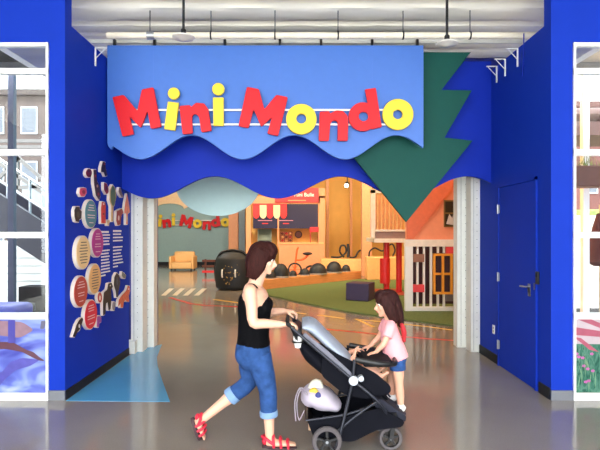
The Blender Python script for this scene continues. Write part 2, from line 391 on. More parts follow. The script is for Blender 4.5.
# ---------------------------------------------------------------- steel door in the right wall
dY0, dY1 = 5.127, 6.05; dz = EYE-(188-HY)/F*6.05
fr = MB().box((XR-0.02, dY0-.035, 0), (XR, dY0-.003, dz+.035)).box((XR-0.02, dY1+.003, 0), (XR, dY1+.035, dz+.035)).box((XR-.02, dY0-.035, dz+.003), (XR, dY1+.035, dz+.035))
door = struct(fr, 'door_1', BLUE, smooth=False)
leaf = MB().box((XR-0.012, dY0, 0.008), (XR, dY1, dz)).build('door_leaf', BLUE, door, smooth=False, bevel=.002)
for y in (209, 277, 345):
    q = RW(501, y); MB().cyl((XR-.026, dY1+.006, q[1]-.055), (XR-.026, dY1+.006, q[1]+.055), .01, n=12).box((XR-.022, dY1-.02, q[1]-.05), (XR-.0125, dY1+.02, q[1]+.05)).build('hinge', STEEL, door)
hY, hz = RW(529, 290)
MB().tube([(XR-.012, hY-.04, hz+.04), (XR-.055, hY-.04, hz+.04), (XR-.065, hY-.03, hz+.04), (XR-.065, hY+.07, hz+.035)], .009).cyl((XR-.012, hY-.04, hz), (XR-.02, hY-.04, hz), .03).box((XR-.02, hY-.065, hz-.06), (XR-.012, hY-.015, hz+.07)).build('door_handle', STEEL, door)
MB().box((XR-.02, dY0-.02, hz+.02), (XR-.012, dY0+.01, hz+.09)).build('strike_plate', STEEL, door)
ry, rz = RW(538.5, 278)
t = MB().box((XR-.022, ry-.028, rz-.065), (XR, ry+.028, rz+.065)).build('card_reader', BLACK, bevel=.005, label='small black card reader on blue wall beside the steel door', cat='card reader')
MB().box((XR-.024, ry-.018, rz+.01), (XR-.0215, ry+.018, rz+.05)).build('reader_face', DKGREY, t)
py_, pz = RW(500, 345)
t = MB().box((XR-.01, 6.2, .35), (XR, 6.27, .46)).build('electrical_outlet', WHITE, bevel=.003, label='small white electrical outlet low on the right blue wall', cat='outlet')
MB().box((XR-.0115, 6.222, .372), (XR-.0095, 6.248, .398)).box((XR-.0115, 6.222, .412), (XR-.0095, 6.248, .438)).build('socket_face', GREY, t)

# ---------------------------------------------------------------- entrance sign panels
def FP(px, py, Y): q = W(px, py, Y); return (q.x, q.z)
def wave(x0, x1, f, n=90): return [(x0+(x1-x0)*k/n, f(x0+(x1-x0)*k/n)) for k in range(n+1)]
Y1 = 5.85
sign = thing('entrance_sign', 'sky blue wavy entrance sign with red and yellow lettering under the canopy', 'sign', (0, Y1, W(0, 160, Y1).z))
f1 = lambda x: 147.5+12*math.cos(2*PI*(x-141)/102)
lp = [(108, 46)]+[(108, 143), (109, 146.5), (111.5, 149.5)]+wave(114, 422.5, f1)+[(423, 146), (423, 46)]
MB().shape([[FP(x, y, Y1) for x, y in lp]], 'F', Y1, 0.05, 0.003).build('sign_panel', LTBLUE, sign)
for x in (154, 280, 372):
    q = FP(x, 46, Y1); z2 = FP(x, 100, Y1)[1]; MB().box((q[0]-.0012, Y1-.0262, z2), (q[0]+.0012, Y1-.024, q[1]-.005)).build('panel_seam', mat('seam_blue', (70, 110, 200), .5), sign)
Yr = Y1-.06
for y in (110, 124.5):
    a = W(132, y, Yr); b = W(397, y, Yr)
    r_ = MB().box((a.x, Yr-.008, a.z-.01), (b.x, Yr+.008, a.z+.01))
    for k in range(7):
        x = a.x+.1+(b.x-a.x-.2)*k/6; r_.box((x-.008, Yr, a.z-.006), (x+.008, Y1-.025, a.z+.006))
    r_.build('rail', WHITE, sign)
def z2p(pts, o, s): return [(o[0]+x/s, o[1]+y/s) for x, y in pts]
A = ((100, 40), 3.75); B = ((240, 40), 3.75)
LET = [
 ('M', RED, [[z2p([(50, 217), (92, 208), (143, 268), (160, 188), (203, 180), (232, 328), (193, 335), (181, 268), (156, 332), (114, 290), (130, 355), (88, 364)], *A)]], 1.6),
 ('i', YEL, [[z2p([(257, 233), (298, 238), (284, 342), (243, 336)], *A)], [circ(100+279/3.75, 40+203/3.75, 5.9)]], .6),
 ('n', RED, [[z2p([(300, 250), (340, 246), (343, 254), (362, 238), (392, 240), (408, 262), (420, 342), (382, 348), (374, 292), (362, 279), (350, 283), (346, 296), (350, 352), (312, 356)], *A)]], 1.4),
 ('i', YEL, [[z2p([(425, 218), (465, 218), (465, 324), (427, 324)], *A)], [circ(100+445/3.75, 40+187/3.75, 6.1)]], .6),
 ('M', RED, [[z2p([(27, 178), (72, 187), (92, 262), (137, 208), (180, 217), (143, 362), (103, 353), (120, 292), (80, 328), (52, 262), (33, 332), (-5, 325)], *B)]], 1.6),
 ('o', YEL, [[circ(240+230/3.75, 40+299/3.75, 15.2), circ(240+230/3.75, 40+297/3.75, 4.9)]], 0),
 ('n', RED, [[z2p([(298, 272), (335, 269), (337, 278), (360, 266), (385, 268), (402, 285), (405, 302), (403, 380), (365, 380), (366, 312), (358, 303), (345, 305), (338, 317), (333, 380), (295, 380)], *B)]], 1.4),
 ('d', RED, [[circ(240+460/3.75, 40+290/3.75, 14.4), circ(240+462/3.75, 40+289/3.75, 4.7)], [z2p([(467, 188), (508, 182), (530, 328), (491, 337), (482, 260)], *B)]], 1.2),
 ('o', YEL, [[circ(397.5, 115, 15.4), circ(397.3, 115, 4.7)]], 0)]
def letters(par, Y, fx, fy, th, bev, s=1):
    Y0 = Y
    for ch, mm, shapes, r in LET:
        o = None
        mb = MB(); parts = []
        for i, lps in enumerate(shapes):
            L = [[FP(fx(x), fy(y), Y0) for x, y in (rnd(lp, r) if r and len(lp) < 30 else lp)] for lp in lps]
            if ch == 'i' and i == 1: parts.append(L); continue
            mb.shape(L, 'F', Y-th/2-(0.0008*i), th, bev)
        nm = {'red_letter_enamel': 'red', 'yellow_letter_enamel': 'yellow'}[mm.name]
        o = mb.build('letter', mm, par); o['label'] = '%s letter %s' % (nm, ch)
        for L in parts: MB().shape(L, 'F', Y-th/2, th, bev).build('letter_dot', mm, o)
letters(sign, Yr-.009, lambda x: x, lambda y: y, .035, .004)
Y2 = 6.35
f2 = lambda x: 187.5+11*math.cos(2*PI*(x-152)/126)
lp = [(122.5, 62)]+wave(122.5, 490.5, f2)+[(490.5, 62)]
MB().shape([[FP(x, y, Y2) for x, y in lp]], 'F', Y2, 0.06, 0.003).build('wave_panel', DKBLUE, label='royal blue wavy panel spanning the entrance behind the lettered sign', cat='panel')
Y3 = 6.1
half = [(406, 222), (472, 141), (444, 138), (471, 91), (441, 90.5), (470, 53)]
lp = half+[(2*406-x, y) for x, y in half[::-1] if x != 406]
t = MB().shape([[FP(x, y, Y3) for x, y in lp]], 'F', Y3, 0.06, 0.004).build('pine_sign', GREEN, label='dark green upside down pine tree shaped sign at the right end of the lettered sign', cat='sign')
for x, y in ((406, 75), (406, 130), (440, 100), (375, 100)): q = W(x, y, Y3); MB().cyl((q.x, Y3+.028, q.z), (q.x, Y2-.029, q.z), .02).build('mounting_stud', STEEL, t)
for x, y in ((150, 80), (270, 80), (390, 80)): q = W(x, y, Y1); MB().cyl((q.x, Y1+.024, q.z), (q.x, Y2-.029, q.z), .02).build('mounting_stud', STEEL, sign)
Y4 = 7.65
t = thing('oval_panel', 'pale aqua oval panel hanging just inside the entrance', 'panel', W(218, 216, Y4))
MB().shape([[FP(x, y, Y4) for x, y in circ(218, 185, 42, 31, 64)]], 'F', Y4, 0.05, 0.004).build('panel', PALE, t)
for x in (200, 236): q = W(x, 165, Y4); MB().cyl((q.x, Y4, q.z), (q.x, Y4, 5.6), .004, n=8).build('wire', STEEL, t)

# sprinkler pipe, sign rail, clamps
Yp = 5.6; zp = W(0, 35.5, Yp).z
t = thing('sprinkler_pipe', 'cream horizontal pipe on rod hangers under the canopy ceiling', 'pipe', (0, Yp, zp))
PIPE = mat('cream_pipe_paint', (232, 224, 204), .4)
MB().cyl((-2.26+.1, Yp, zp), (3.19, Yp, zp), .036).build('pipe', PIPE, t)
for x in (150, 211, 275, 338, 403, 470): X = (x-300)/500*Yp; MB().cyl((X, Yp, zp+.03), (X, Yp, ZC+.07), .005, n=8).lathe([(.04, -.008), (.044, -.008), (.044, .008), (.04, .008)], (X, Yp, zp), 'X').build('hanger', DKGREY, t)
q = W(150, 35, Yp); MB().cyl((q.x-.03, Yp, zp), (q.x+.05, Yp, zp), .045).build('coupler', STEEL, t)
q = W(210, 40, Yp)
zr = W(0, 43.2, Y1).z+.02
t = thing('sign_rail', 'white steel rail with black clamps carrying the sky blue sign', 'rail', (0, Y1+.03, zr))
MB().box((-3.19, Y1+.01, zr-.012), (3.19, Y1+.05, zr+.03)).build('beam', TRACK, t)
for x in (115, 155, 225, 280, 321, 372, 417): X = (x-300)/500*Y1; MB().box((X-.014, Y1-.03, zr-.05), (X+.014, Y1+.008, zr+.015)).cyl((X, Y1-.01, zr), (X, Y1-.01, zr+.06), .007, n=8).build('clamp', BLACK, t)
def pendant(px, py, label, first=None):
    Yq = 5.0; c = W(px, py, Yq)
    t = thing('pendant_fixture', label, 'ceiling fixture', c, 'ceiling fixtures on black drop rods')
    MB().lathe([(.0, -.035), (.03, -.034), (.05, -.02), (.105, -.012), (.112, 0), (.07, .014), (.03, .024), (.0, .026)], c).build('disc', mat('pale_fixture_enamel', (214, 212, 206), .4), t)
    MB().cyl((c.x, c.y, c.z+.02), (c.x, c.y, ZC+.08), .013).build('drop_rod', BLACK, t)
    MB().lathe([(.02, .02), (.026, .03), (.026, .07), (.018, .08)], c).build('collar', BLACK, t)
pendant(183.5, 37, 'steel disc ceiling fixture on a black rod above the left half of the sign')
pendant(447, 43, 'steel disc ceiling fixture on a black rod above the green tree panel')
def bracket(px, X, s, label, L=.2):
    Yb = abs(X)*500/abs(px-300); z = 3.655
    mb = MB(); e = X-s*.006
    mb.bar((e, Yb, z-.0), (e, Yb, z-L), .02, .012, Vector((1, 0, 0))); mb.bar((e, Yb, z), (e-s*L*.62, Yb, z), .014, .01); mb.bar((e-s*L*.56, Yb, z), (e, Yb, z-L*.6), .01, .006)
    mb.build('angle_bracket', WHITE, label=label, cat='bracket', group='white angle brackets on the alcove walls')
bracket(518, XR, 1, 'white triangular bracket on the right blue wall, nearest the camera'); bracket(505.5, XR, 1, 'white triangular bracket on the right blue wall, middle one')
bracket(497, XR, 1, 'white triangular bracket on the right blue wall, beside the royal blue panel'); bracket(95, XL, -1, 'white triangular bracket at the top of the left blue wall')
MB().tube([(XR-.02, 5.36, 3.75), (XR-.02, 5.37, 3.5), (XR-.02, 5.4, 3.3)], .006).build('hanging_cable', DKBLUE, label='thin blue cable hanging at the top of the right wall', cat='cable')

# ---------------------------------------------------------------- plaques on the left wall
EDGE = mat('cream_cutout_edge', (226, 214, 200), .5)
def lwl(pts): return [LW(x, y) for x, y in pts]
def plaque(x0, x1, ya, yb, rgb, cname, name, lines):
    cx, cy = (x0+x1)/2, (ya+yb)/2; Yc, zc = LW(cx, cy); r = (yb-ya)/2/F*Yc*.97
    cmat = mat('plaque_'+cname, rgb, .45, var=.04)
    t = thing('round_plaque', name, 'plaque', (XL, Yc, zc-r), 'round plaques on the left alcove wall')
    MB().shape([circ(Yc, zc, r, n=56)], 'L', XL+.018, .036).build('backing', EDGE, t)
    MB().shape([circ(Yc, zc, r*.93, n=56)], 'L', XL+.0385, .005).build('face', cmat, t)
    lt = MB(); lm = mat('plaque_ink_dark', (70, 60, 66), .5) if lines == 'd' else mat('plaque_ink_light', (236, 206, 206), .5)
    n = 8
    for k in range(n):
        if k in (3, 6) and lines != 'd': continue
        h = r*.6-k*r*1.2/(n-1); wd = math.sqrt(max(0, (r*.8)**2-h*h))*random.uniform(.65, .95)*.8
        lt.box((XL+.041, Yc-wd, zc+h-r*.025), (XL+.0422, Yc+wd, zc+h+r*.025))
    lt.build('text_lines', lm, t)
plaque(81, 94, 199, 229, (66, 128, 140), 'teal', 'teal round plaque with pale text, topmost on the left wall', 'l')
plaque(88.5, 100, 227.6, 258, (176, 40, 140), 'magenta', 'magenta round plaque beside the white wall text', 'l')
plaque(72.5, 87, 235, 270, (240, 206, 150), 'cream', 'cream round plaque with dark text, left of the magenta plaque', 'd')
plaque(85, 98, 263, 295, (226, 178, 120), 'tan', 'tan round plaque with dark text under the magenta plaque', 'd')
plaque(70, 84.5, 275, 308, (184, 62, 52), 'brick', 'brick red round plaque nearest the front corner', 'l')
plaque(81, 94, 299, 330, (220, 24, 56), 'crimson', 'crimson round plaque, lowest on the left wall', 'l')
def cut(kind, label, pts, rgb, r=.012, extra=None, cat=None):
    P = rnd(lwl(pts), r)
    e = MB().shape([P], 'L', XL+.015, .03).build(kind, EDGE, label=label, cat=cat or 'cutout', group='small animal and plant cutouts on the left wall')
    inn = grow(P, -.009)
    MB().shape([inn], 'L', XL+.0315, .003).build('face', mat('cut_%d_%d_%d' % rgb, rgb, .45, var=.25, scale=25), e)
    for x0, y0, w, h, c in (extra or []):
        Yc, zc = LW(x0, y0); a = w/2/(HX-x0)*Yc; b_ = h/2/F*Yc
        MB().shape([circ(Yc, zc, a, b_, 20)], 'L', XL+.0335, .002).build('marking', mat('cut_%d_%d_%d' % c, c, .45), e)
    return e
def oval(cx, cy, w, h, n=14, rot=0): return [(cx+w/2*math.cos(2*PI*k/n), cy+h/2*math.sin(2*PI*k/n)) for k in range(n)]
cut('ladybird_cutout', 'small dark red ladybird cutout high on the left wall', oval(86, 173, 6.5, 10), (110, 24, 34), extra=[(85.6, 171, 1.6, 2.2, (20, 14, 20)), (87, 176, 1.6, 2.2, (20, 14, 20))])
cut('caterpillar_cutout', 'long narrow dark patterned cutout below the topmost figure', [(90.5, 169), (93.5, 169), (94, 180), (97, 186), (98, 196), (96.5, 201), (93, 196), (91, 184)], (60, 40, 44), extra=[(92.4, 176, 1.5, 3, (150, 40, 50)), (94.4, 186, 1.6, 3, (200, 160, 120)), (95.5, 194, 1.6, 3, (150, 40, 50))])
cut('bird_cutout', 'topmost dark bird cutout on the left wall', [(100, 161), (103, 162), (103, 168), (105, 176), (102.5, 177), (101, 173), (98, 172), (98.2, 167)], (40, 30, 50), extra=[(101.5, 164, 1.2, 2, (190, 60, 60))])
cut('apple_cutout', 'small pink and red round cutout left of the teal plaque top', [(77, 188), (80, 187), (83.5, 188), (84, 193), (81.5, 197), (78, 197), (76, 193)], (206, 70, 96), extra=[(80.5, 192, 3, 4, (140, 20, 40))])
cut('beetle_cutout', 'dark red beetle cutout beside the green tree cutout', [(101, 182), (104, 183), (106, 188), (106, 193), (104, 195), (101, 190)], (130, 26, 40), extra=[(103.5, 188, 1.5, 4, (30, 20, 30))])
cut('tree_cutout', 'olive green tree cutout with a tan trunk', [(110, 184), (113, 188), (114, 196), (112.3, 205), (111, 207), (110.5, 222), (108.3, 222), (108.5, 207), (106.5, 200), (107, 189)], (196, 160, 112), extra=[(110.3, 196, 5, 20, (84, 112, 74))])
cut('sparrow_cutout', 'small grey bird cutout right of the green tree cutout', [(116.5, 187), (118, 187.5), (119, 191), (121, 197), (119.5, 198), (117, 195), (115.8, 191)], (120, 96, 100))
cut('turtle_cutout', 'black turtle cutout nearest the front corner', [(72.5, 206), (76.5, 206), (77, 209), (79, 211), (78.5, 219), (76.5, 220), (76, 223), (72.5, 222), (71, 216), (71, 210)], (30, 32, 34), extra=[(74.8, 214.5, 3, 6, (70, 70, 56))])
cut('lighthouse_cutout', 'tall red rectangular cutout right of the teal plaque', [(99, 201), (102.5, 202), (103.2, 206), (103, 224), (98.5, 224), (98, 208)], (206, 44, 44), r=.008, extra=[(100.8, 204, 1.4, 2, (230, 210, 190)), (100.6, 214, 1.4, 2, (120, 20, 24))])
cut('fir_cutout', 'salmon pointed tree cutout at the far end of the wall', [(124.6, 193), (126.5, 203), (127.8, 212), (125.6, 214), (125.4, 225), (123.6, 225), (123.6, 214), (121.5, 213), (122.6, 203)], (226, 128, 106), extra=[(124.5, 219, 1.2, 6, (210, 180, 130))])
cut('squirrel_cutout', 'dark red and white squirrel cutout beside the salmon tree cutout', [(114, 211), (117, 209), (119.5, 208), (121, 212), (119, 216), (118, 225), (115, 226), (113.5, 221)], (140, 30, 44), extra=[(116, 218, 1.4, 5, (220, 200, 190))])
cut('mushroom_cutout', 'small tan cutout at the foot of the tree cutout', [(103.6, 222), (105, 219.5), (107, 219.5), (107.6, 222.5), (106.6, 223), (106.6, 226), (104.6, 226), (104.6, 223)], (200, 170, 130))
cut('dog_cutout', 'standing black dog cutout beside the tan plaque', [(101, 292), (104.5, 289), (105.5, 283), (109, 282), (110.5, 286), (108.5, 289), (109, 298), (107.8, 310), (106, 311), (105, 303), (103, 304), (102.5, 315), (100.3, 316), (100, 302)], (24, 24, 30), extra=[(107.5, 285.5, 1.2, 1.6, (230, 230, 230))])
cut('feather_cutout', 'black oval cutout with a short stem near the end of the wall', [(114, 272), (117, 275), (117.8, 283), (116, 292), (115.5, 298), (113.8, 298), (113, 292), (111, 285), (111.8, 276)], (26, 30, 38), extra=[(114.4, 281, 1.4, 8, (70, 78, 90))])
cut('butterfly_cutout', 'small grey patterned cutout right of the black oval cutout', [(119.5, 271), (122, 273), (123.8, 275), (123, 279), (120.5, 278.5), (119, 275)], (110, 112, 100))
cut('fox_cutout', 'orange fox cutout low at the far end of the wall', [(116, 300), (118.5, 296), (121, 293), (124, 290), (125.5, 285), (127.5, 286), (127.8, 291), (126.5, 296), (127, 302), (124.5, 302), (123, 300), (121, 303), (120.5, 308), (118, 308), (118, 303), (115.5, 307)], (220, 96, 52), extra=[(126, 289, 1, 1.4, (250, 236, 220))])
cut('fish_cutout', 'small red and cream cutout left of the black dog cutout', oval(97, 297.5, 5, 12), (190, 60, 60), extra=[(97, 298, 1.6, 5, (236, 214, 190))])
cut('kitten_cutout', 'small pale grey animal cutout under the black dog cutout', [(109.5, 304), (111, 301), (113.3, 302), (113, 307), (112, 311), (110.3, 311), (109.2, 308)], (150, 146, 150))
cut('flower_cutout', 'small purple cutout right of the crimson plaque', [(94, 316), (96.5, 315), (98.5, 317), (98.8, 322), (96.5, 323.5), (96, 328), (93.6, 327.5), (94, 322)], (150, 60, 150))
cut('magpie_cutout', 'black and white bird cutout, lowest on the left wall', [(79.2, 317), (80.5, 319), (79, 324), (77, 330), (74, 333), (71.5, 338), (69.3, 337), (71, 332), (73, 325), (76, 319.5)], (26, 26, 32), extra=[(76, 326, 1.4, 4, (225, 225, 225))])
tm = MB()
for (x0, x1, ya, n, sk) in ((101, 110.5, 232, 15, (5,)), (113, 123.2, 231, 12, (4,))):
    Y0, _ = LW(x0, 250); Ye, _ = LW(x1, 250)
    zt_ = LW(x0, ya)[1]; zb = LW(x0, ya+ (44 if n == 15 else 36))[1]
    for k in range(n):
        if k in sk: continue
        z = zt_+(zb-zt_)*k/(n-1); wd = (Ye-Y0)*(random.uniform(.78, 1) if k not in (n-1,) else .45)
        h = .0085 if k else .012
        # broken into words
        y = Y0
        while y < Y0+wd-.02:
            l = min(random.uniform(.03, .08), Y0+wd-y); tm.box((XL+.0002, y, z-h), (XL+.0022, y+l, z+h)); y += l+.008
tm.build('vinyl_text', WHITE, label='two columns of small white text on the left blue wall', cat='wall text')
# floor sticker
pts = [G(64.5, 401), G(170, 402), G(162, 380), G(157.5, 366), G(157, 357), G(162, 344.5), G(133, 350.5)]
pts[0].x = XL+.02; pts[-1].x = XL+.03
MB().shape([[(p.x, p.y) for p in pts]], 'G', .002, .003).build('vinyl_decal', mat('sky_blue_floor_vinyl', (84, 160, 206), .15, var=.05, scale=2, spec=.6), label='sky blue vinyl decal on the floor along the left wall', cat='floor decal')
# ---------------------------------------------------------------- floor lines of the hall
LY = mat('yellow_floor_paint', (236, 190, 90), .3); LR = mat('red_floor_paint', (200, 40, 40), .3); LWT = mat('pale_floor_paint', (206, 200, 186), .3)
def line(pix, w, mm, label, name='painted_line', cat='floor marking', group=None):
    P = [G(*p) for p in pix]; mb = MB(); n = len(P); L = []; R = []
    for i, p in enumerate(P):
        t = (P[min(i+1, n-1)]-P[max(i-1, 0)]).normalized(); nn = Vector((-t.y, t.x, 0))*w/2; L.append(p+nn); R.append(p-nn)
    mb.shape([[(p.x, p.y) for p in L+R[::-1]]], 'G', .001, .002)
    return mb.build(name, mm, label=label, cat=cat, group=group)
line([(268, 309), (282, 311.5)], .07, LY, 'yellow floor dash behind the woman in black', group='yellow floor dashes')
line([(288, 311.5), (306, 314)], .07, LY, 'yellow floor dash right of the woman, above the stroller handle', group='yellow floor dashes')
line([(318, 315), (344, 318.5)], .07, LY, 'longest yellow floor dash between the woman and the child', group='yellow floor dashes')
line([(356, 319), (374, 327)], .06, LY, 'slanting yellow floor line behind the child')
line([(357, 319.5), (385, 322), (430, 327), (452, 330)], .06, LY, 'yellow floor line running along the carpet toward the right post')
line([(318, 328.5), (345, 331), (375, 334), (401, 336.5), (430, 339), (462, 341)], .07, LR, 'red floor line behind the child')
line([(170, 297.5), (178, 300), (190, 303.5), (205, 305.5), (222, 306), (240, 307)], .1, LR, 'curving red floor line left of the woman')
line([(214, 299.5), (240, 303)], .1, LY, 'yellow floor line under the black pod')
for k, x in enumerate((158, 169, 180, 191)):
    a = [G(x+3, 295.5), G(x+8, 295.5), G(x+16, 288.5), G(x+11, 288.5)]
    MB().shape([[(p.x, p.y) for p in a]], 'G', .001, .002).build('painted_stripe', LWT, label='pale slanting floor stripe of the crossing mark, ' + ('first', 'second', 'third', 'fourth')[k]+' from the left post', cat='floor marking', group='pale stripes of the floor crossing mark')
# ---------------------------------------------------------------- hall furniture
CARP = mat('green_artificial_turf', (92, 110, 60), .9, var=.2, scale=30, bump=.4)
cp = [(-.93, 13.9), (-.83, 12.7), (.1, 11.25), (1, 10), (2.61, 8.54), (2.85, 8.37), (6.4, 17.0), (2.04, 17.0)]
t = MB().shape([cp], 'G', .0155, .025).build('turf_carpet', CARP, label='green turf carpet on the hall floor', cat='carpet')
WOOD = mat('honey_wood', (206, 140, 84), .4, var=.12, scale=4, stretch=(1, 1, 12)); WOOD2 = mat('pale_plywood', (232, 178, 116), .45, var=.08)
def plank(a, b, h, th, mm, name, label, cat, z=0):
    a = Vector(a); b = Vector(b); d = (b-a).normalized(); n = Vector((-d.y, d.x, 0))
    mb = MB(); P = [a, b, b+n*th, a+n*th]; v0 = [mb.bm.verts.new((p.x, p.y, z)) for p in P]; v1 = [mb.bm.verts.new((p.x, p.y, z+h)) for p in P]
    for i in range(4): mb.bm.faces.new([v0[i], v0[(i+1) % 4], v1[(i+1) % 4], v1[i]])
    mb.bm.faces.new(v0[::-1]); mb.bm.faces.new(v1)
    return mb.build(name, mm, label=label, cat=cat, bevel=.01)
plank((-1.05, 14.0, 0), (2.12, 17.3, 0), .27, .5, WOOD, 'wooden_platform', 'long low honey coloured wooden platform edge behind the turf', 'platform')
BK = mat('black_foam_vinyl', (24, 28, 34), .55)
def dome(px, py, w, h, Y, label):
    c = W(px, py, Y); rx = w/2/F*Y; hh = h/F*Y
    t = thing('black_dome_seat', label, 'seat', (c.x, Y, c.z), 'black dome seats on the wooden platform')
    MB().lathe([(rx, 0), (rx*1.0, hh*.12), (rx*.96, hh*.35), (rx*.84, hh*.6), (rx*.62, hh*.82), (rx*.33, hh*.96), (rx*.001, hh)], c).build('dome', BK, t)
    MB().lathe([(rx*1.02, 0), (rx*1.03, hh*.04), (rx*1.03, hh*.1), (rx*1.0, hh*.12)], c).build('rim', mat('grey_rim', (150, 146, 140), .5), t)
def onplat(px): # depth of platform centre at px, y of its top
    s = (px-300)/500; x0, y0, x1, y1 = -1.2, 14.2, 1.95, 17.45
    k = (s*y0-x0)/((x1-x0)-s*(y1-y0)); Y = y0+k*(y1-y0); return Y, HY+(EYE-.27)/Y*F
for px, w, h, lb in ((281, 16, 14, 'black dome seat just right of the woman\'s face'), (271, 10, 7, 'black dome seat half hidden behind the woman\'s chin'), (293, 8, 6, 'smallest black dome seat left of the orange tricycle'), (305, 10, 7, 'low black dome seat in front of the orange tricycle'), (318, 18, 11, 'broad black dome seat right of the orange tricycle'), (334, 16, 11.5, 'black dome seat second from the right end'), (346, 9, 7, 'rightmost small black dome seat')):
    Y, y = onplat(px); dome(px, y, w, h, Y, lb)
# kiosk
KY = 19.6
def K(x, y, Y=KY): q = W(x, y, Y); return q.x, q.z
kiosk = thing('kiosk', 'peach play kiosk with a red header board and navy panels', 'kiosk', ((285-300)/500*KY, KY, 0))
def kbox(name, x0, y0, x1, y1, d0, d1, mm, parent=None, lab=None):
    a = K(x0, y0); b = K(x1, y1); o = MB().box((a[0], KY+d0, max(b[1], 0)), (b[0], KY+d1, a[1])).build(name, mm, parent or kiosk, smooth=False)
    if lab: o['label'] = lab
    return o
NAVY = mat('navy_board', (24, 16, 56), .4); CRIM = mat('crimson_board', (196, 44, 54), .45); LIT = mat('lit_honey_panel', (250, 190, 96), .5)  # lit look of the kiosk niche is put into the honey colour
kbox('front_post', 246, 198, 251, 274, 0, .12, PEACH); kbox('front_post', 318.5, 188, 325, 274, 0, .12, PEACH)
kbox('top_beam', 246, 198, 320, 203.5, 0, .1, PEACH); hb = kbox('header_board', 275, 188, 318.5, 202.5, -.05, -.01, CRIM)
a = K(304, 196.5); MB().text('Mini Bulle', .2, (a[0], a[1]), 'F', KY-.055, .01).build('lettering', WHITE, hb)
a = K(297, 200.5); MB().box((a[0]-.35, KY-.056, a[1]-.02), (a[0]+.35, KY-.05, a[1]+.02)).build('small_print', PEACH, hb)
nb = kbox('navy_panel', 253, 204, 277.5, 228.5, .02, .06, NAVY); nb2 = kbox('navy_panel', 279, 204, 318, 228.5, .02, .06, NAVY)
kbox('middle_post', 277.5, 203, 279, 248, 0, .05, PEACH)
AW = [mat('awning_red', (206, 38, 44), .5), mat('awning_cream', (236, 206, 160), .5)]
aw = kbox('awning_bar', 253, 203.6, 287, 205, -.06, .02, AW[0])
for k in range(5):
    x0 = 253+k*6.8; x1 = x0+6.8; L = [K(x0, 205), K(x1, 205)]+[K((x0+x1)/2+3.4*math.cos(a_), 214+4.6*math.sin(a_)) for a_ in [j*PI/8 for j in range(9)]]
    MB().shape([L], 'F', KY-.03, .03).build('awning_scallop', AW[k % 2], aw)
for bx_, n_ in ((265, nb), (286, nb2)):
    a = K(bx_, 220.5); MB().box((a[0]-.28, KY+.012, a[1]-.015), (a[0]+.28, KY+.02, a[1]+.015)).build('small_print', mat('pale_print', (190, 120, 140), .5), n_)
    a = K(bx_, 223.5); MB().box((a[0]-.12, KY+.012, a[1]-.02), (a[0]+.12, KY+.02, a[1]+.02)).build('small_print', CRIM, n_)
kbox('back_wall', 246, 228, 325, 250, .75, .8, LIT); kbox('counter_front', 279, 243.5, 324, 274, -.02, .04, PEACH); kbox('counter_top', 279, 242.5, 324, 243.8, -.06, .75, WOOD2)
kbox('side_wall', 245.5, 228, 246.5, 274, .1, .8, PEACH); kbox('side_wall', 324, 228, 325, 274, .1, .8, PEACH); kbox('roof', 246, 196, 325, 198, 0, .8, PEACH)
a = K(257, 229); b = K(271, 250)
sh = thing('grey_shelf', 'grey narrow shelf with three levels inside the kiosk left bay', 'shelf', ((a[0]+b[0])/2, KY+.4, 0))
m = MB(); m.box((a[0], KY+.25, 0), (a[0]+.03, KY+.5, a[1])).box((b[0]-.03, KY+.25, 0), (b[0], KY+.5, a[1])).box((a[0], KY+.48, 0), (b[0], KY+.5, a[1])); m.build('frame', mat('sage_grey', (128, 140, 128), .5), sh)
for k in range(5): z = .1+k*(a[1]-.15)/4; MB().box((a[0]+.03, KY+.25, z), (b[0]-.03, KY+.48, z+.03)).build('shelf_board', mat('sage_grey', (0, 0, 0)), sh)
a = K(277.5+3, 232); b = K(292, 243)
zc = K(0, 242.5)[1]
cr_ = thing('egg_rack', 'red and brown pigeonhole rack on the kiosk counter', 'rack', ((a[0]+b[0])/2, KY+.2, zc))
m = MB()
for k in range(4): x = a[0]+(b[0]-a[0])*k/3; m.box((x-.015, KY+.1, zc), (x+.015, KY+.3, a[1]))
for k in range(4): z = zc+.012+(a[1]-zc-.012)*k/3; m.box((a[0], KY+.1, z-.012), (b[0], KY+.3, z+.012))
m.build('rack_frame', mat('brown_rack', (140, 70, 50), .5), cr_)
for i in range(3):
    for j in range(3): MB().ell((a[0]+(b[0]-a[0])*(i+.5)/3, KY+.2, zc+.02+(a[1]-zc)*(j+.42)/3), (.06, .06, .045), 10).build('play_food', [CRIM, WOOD2, mat('toy_brown', (110, 60, 50), .5)][(i+j) % 3], cr_)
a = K(298.5, 234.5, KY+.7)
c_ = thing('round_dial', 'round dark dial on the kiosk back wall', 'dial', (a[0], KY+.72, a[1]-.14))
MB().lathe([(.14, .0), (.15, -.02), (.15, -.04), (.12, -.045)], (a[0], KY+.749, a[1]), 'Y').build('rim', mat('dial_brown', (96, 66, 76), .5), c_)
MB().lathe([(.11, 0), (.11, -.004)], (a[0], KY+.703, a[1]), 'Y').build('face', mat('dial_grey', (150, 110, 110), .5), c_)
a = K(314.5, 227)
lamp = thing('toy_till', 'small red topped stand at the right end of the kiosk counter', 'toy', (a[0], KY+.1, zc))
MB().box((a[0]-.19, KY-.0, a[1]-.2), (a[0]+.19, KY+.3, a[1])).build('red_top', CRIM, lamp, bevel=.02)
for sx_ in (-.16, .16): MB().box((a[0]+sx_-.015, KY+.02, zc), (a[0]+sx_+.015, KY+.05, a[1]-.2)).build('leg', CRIM, lamp)
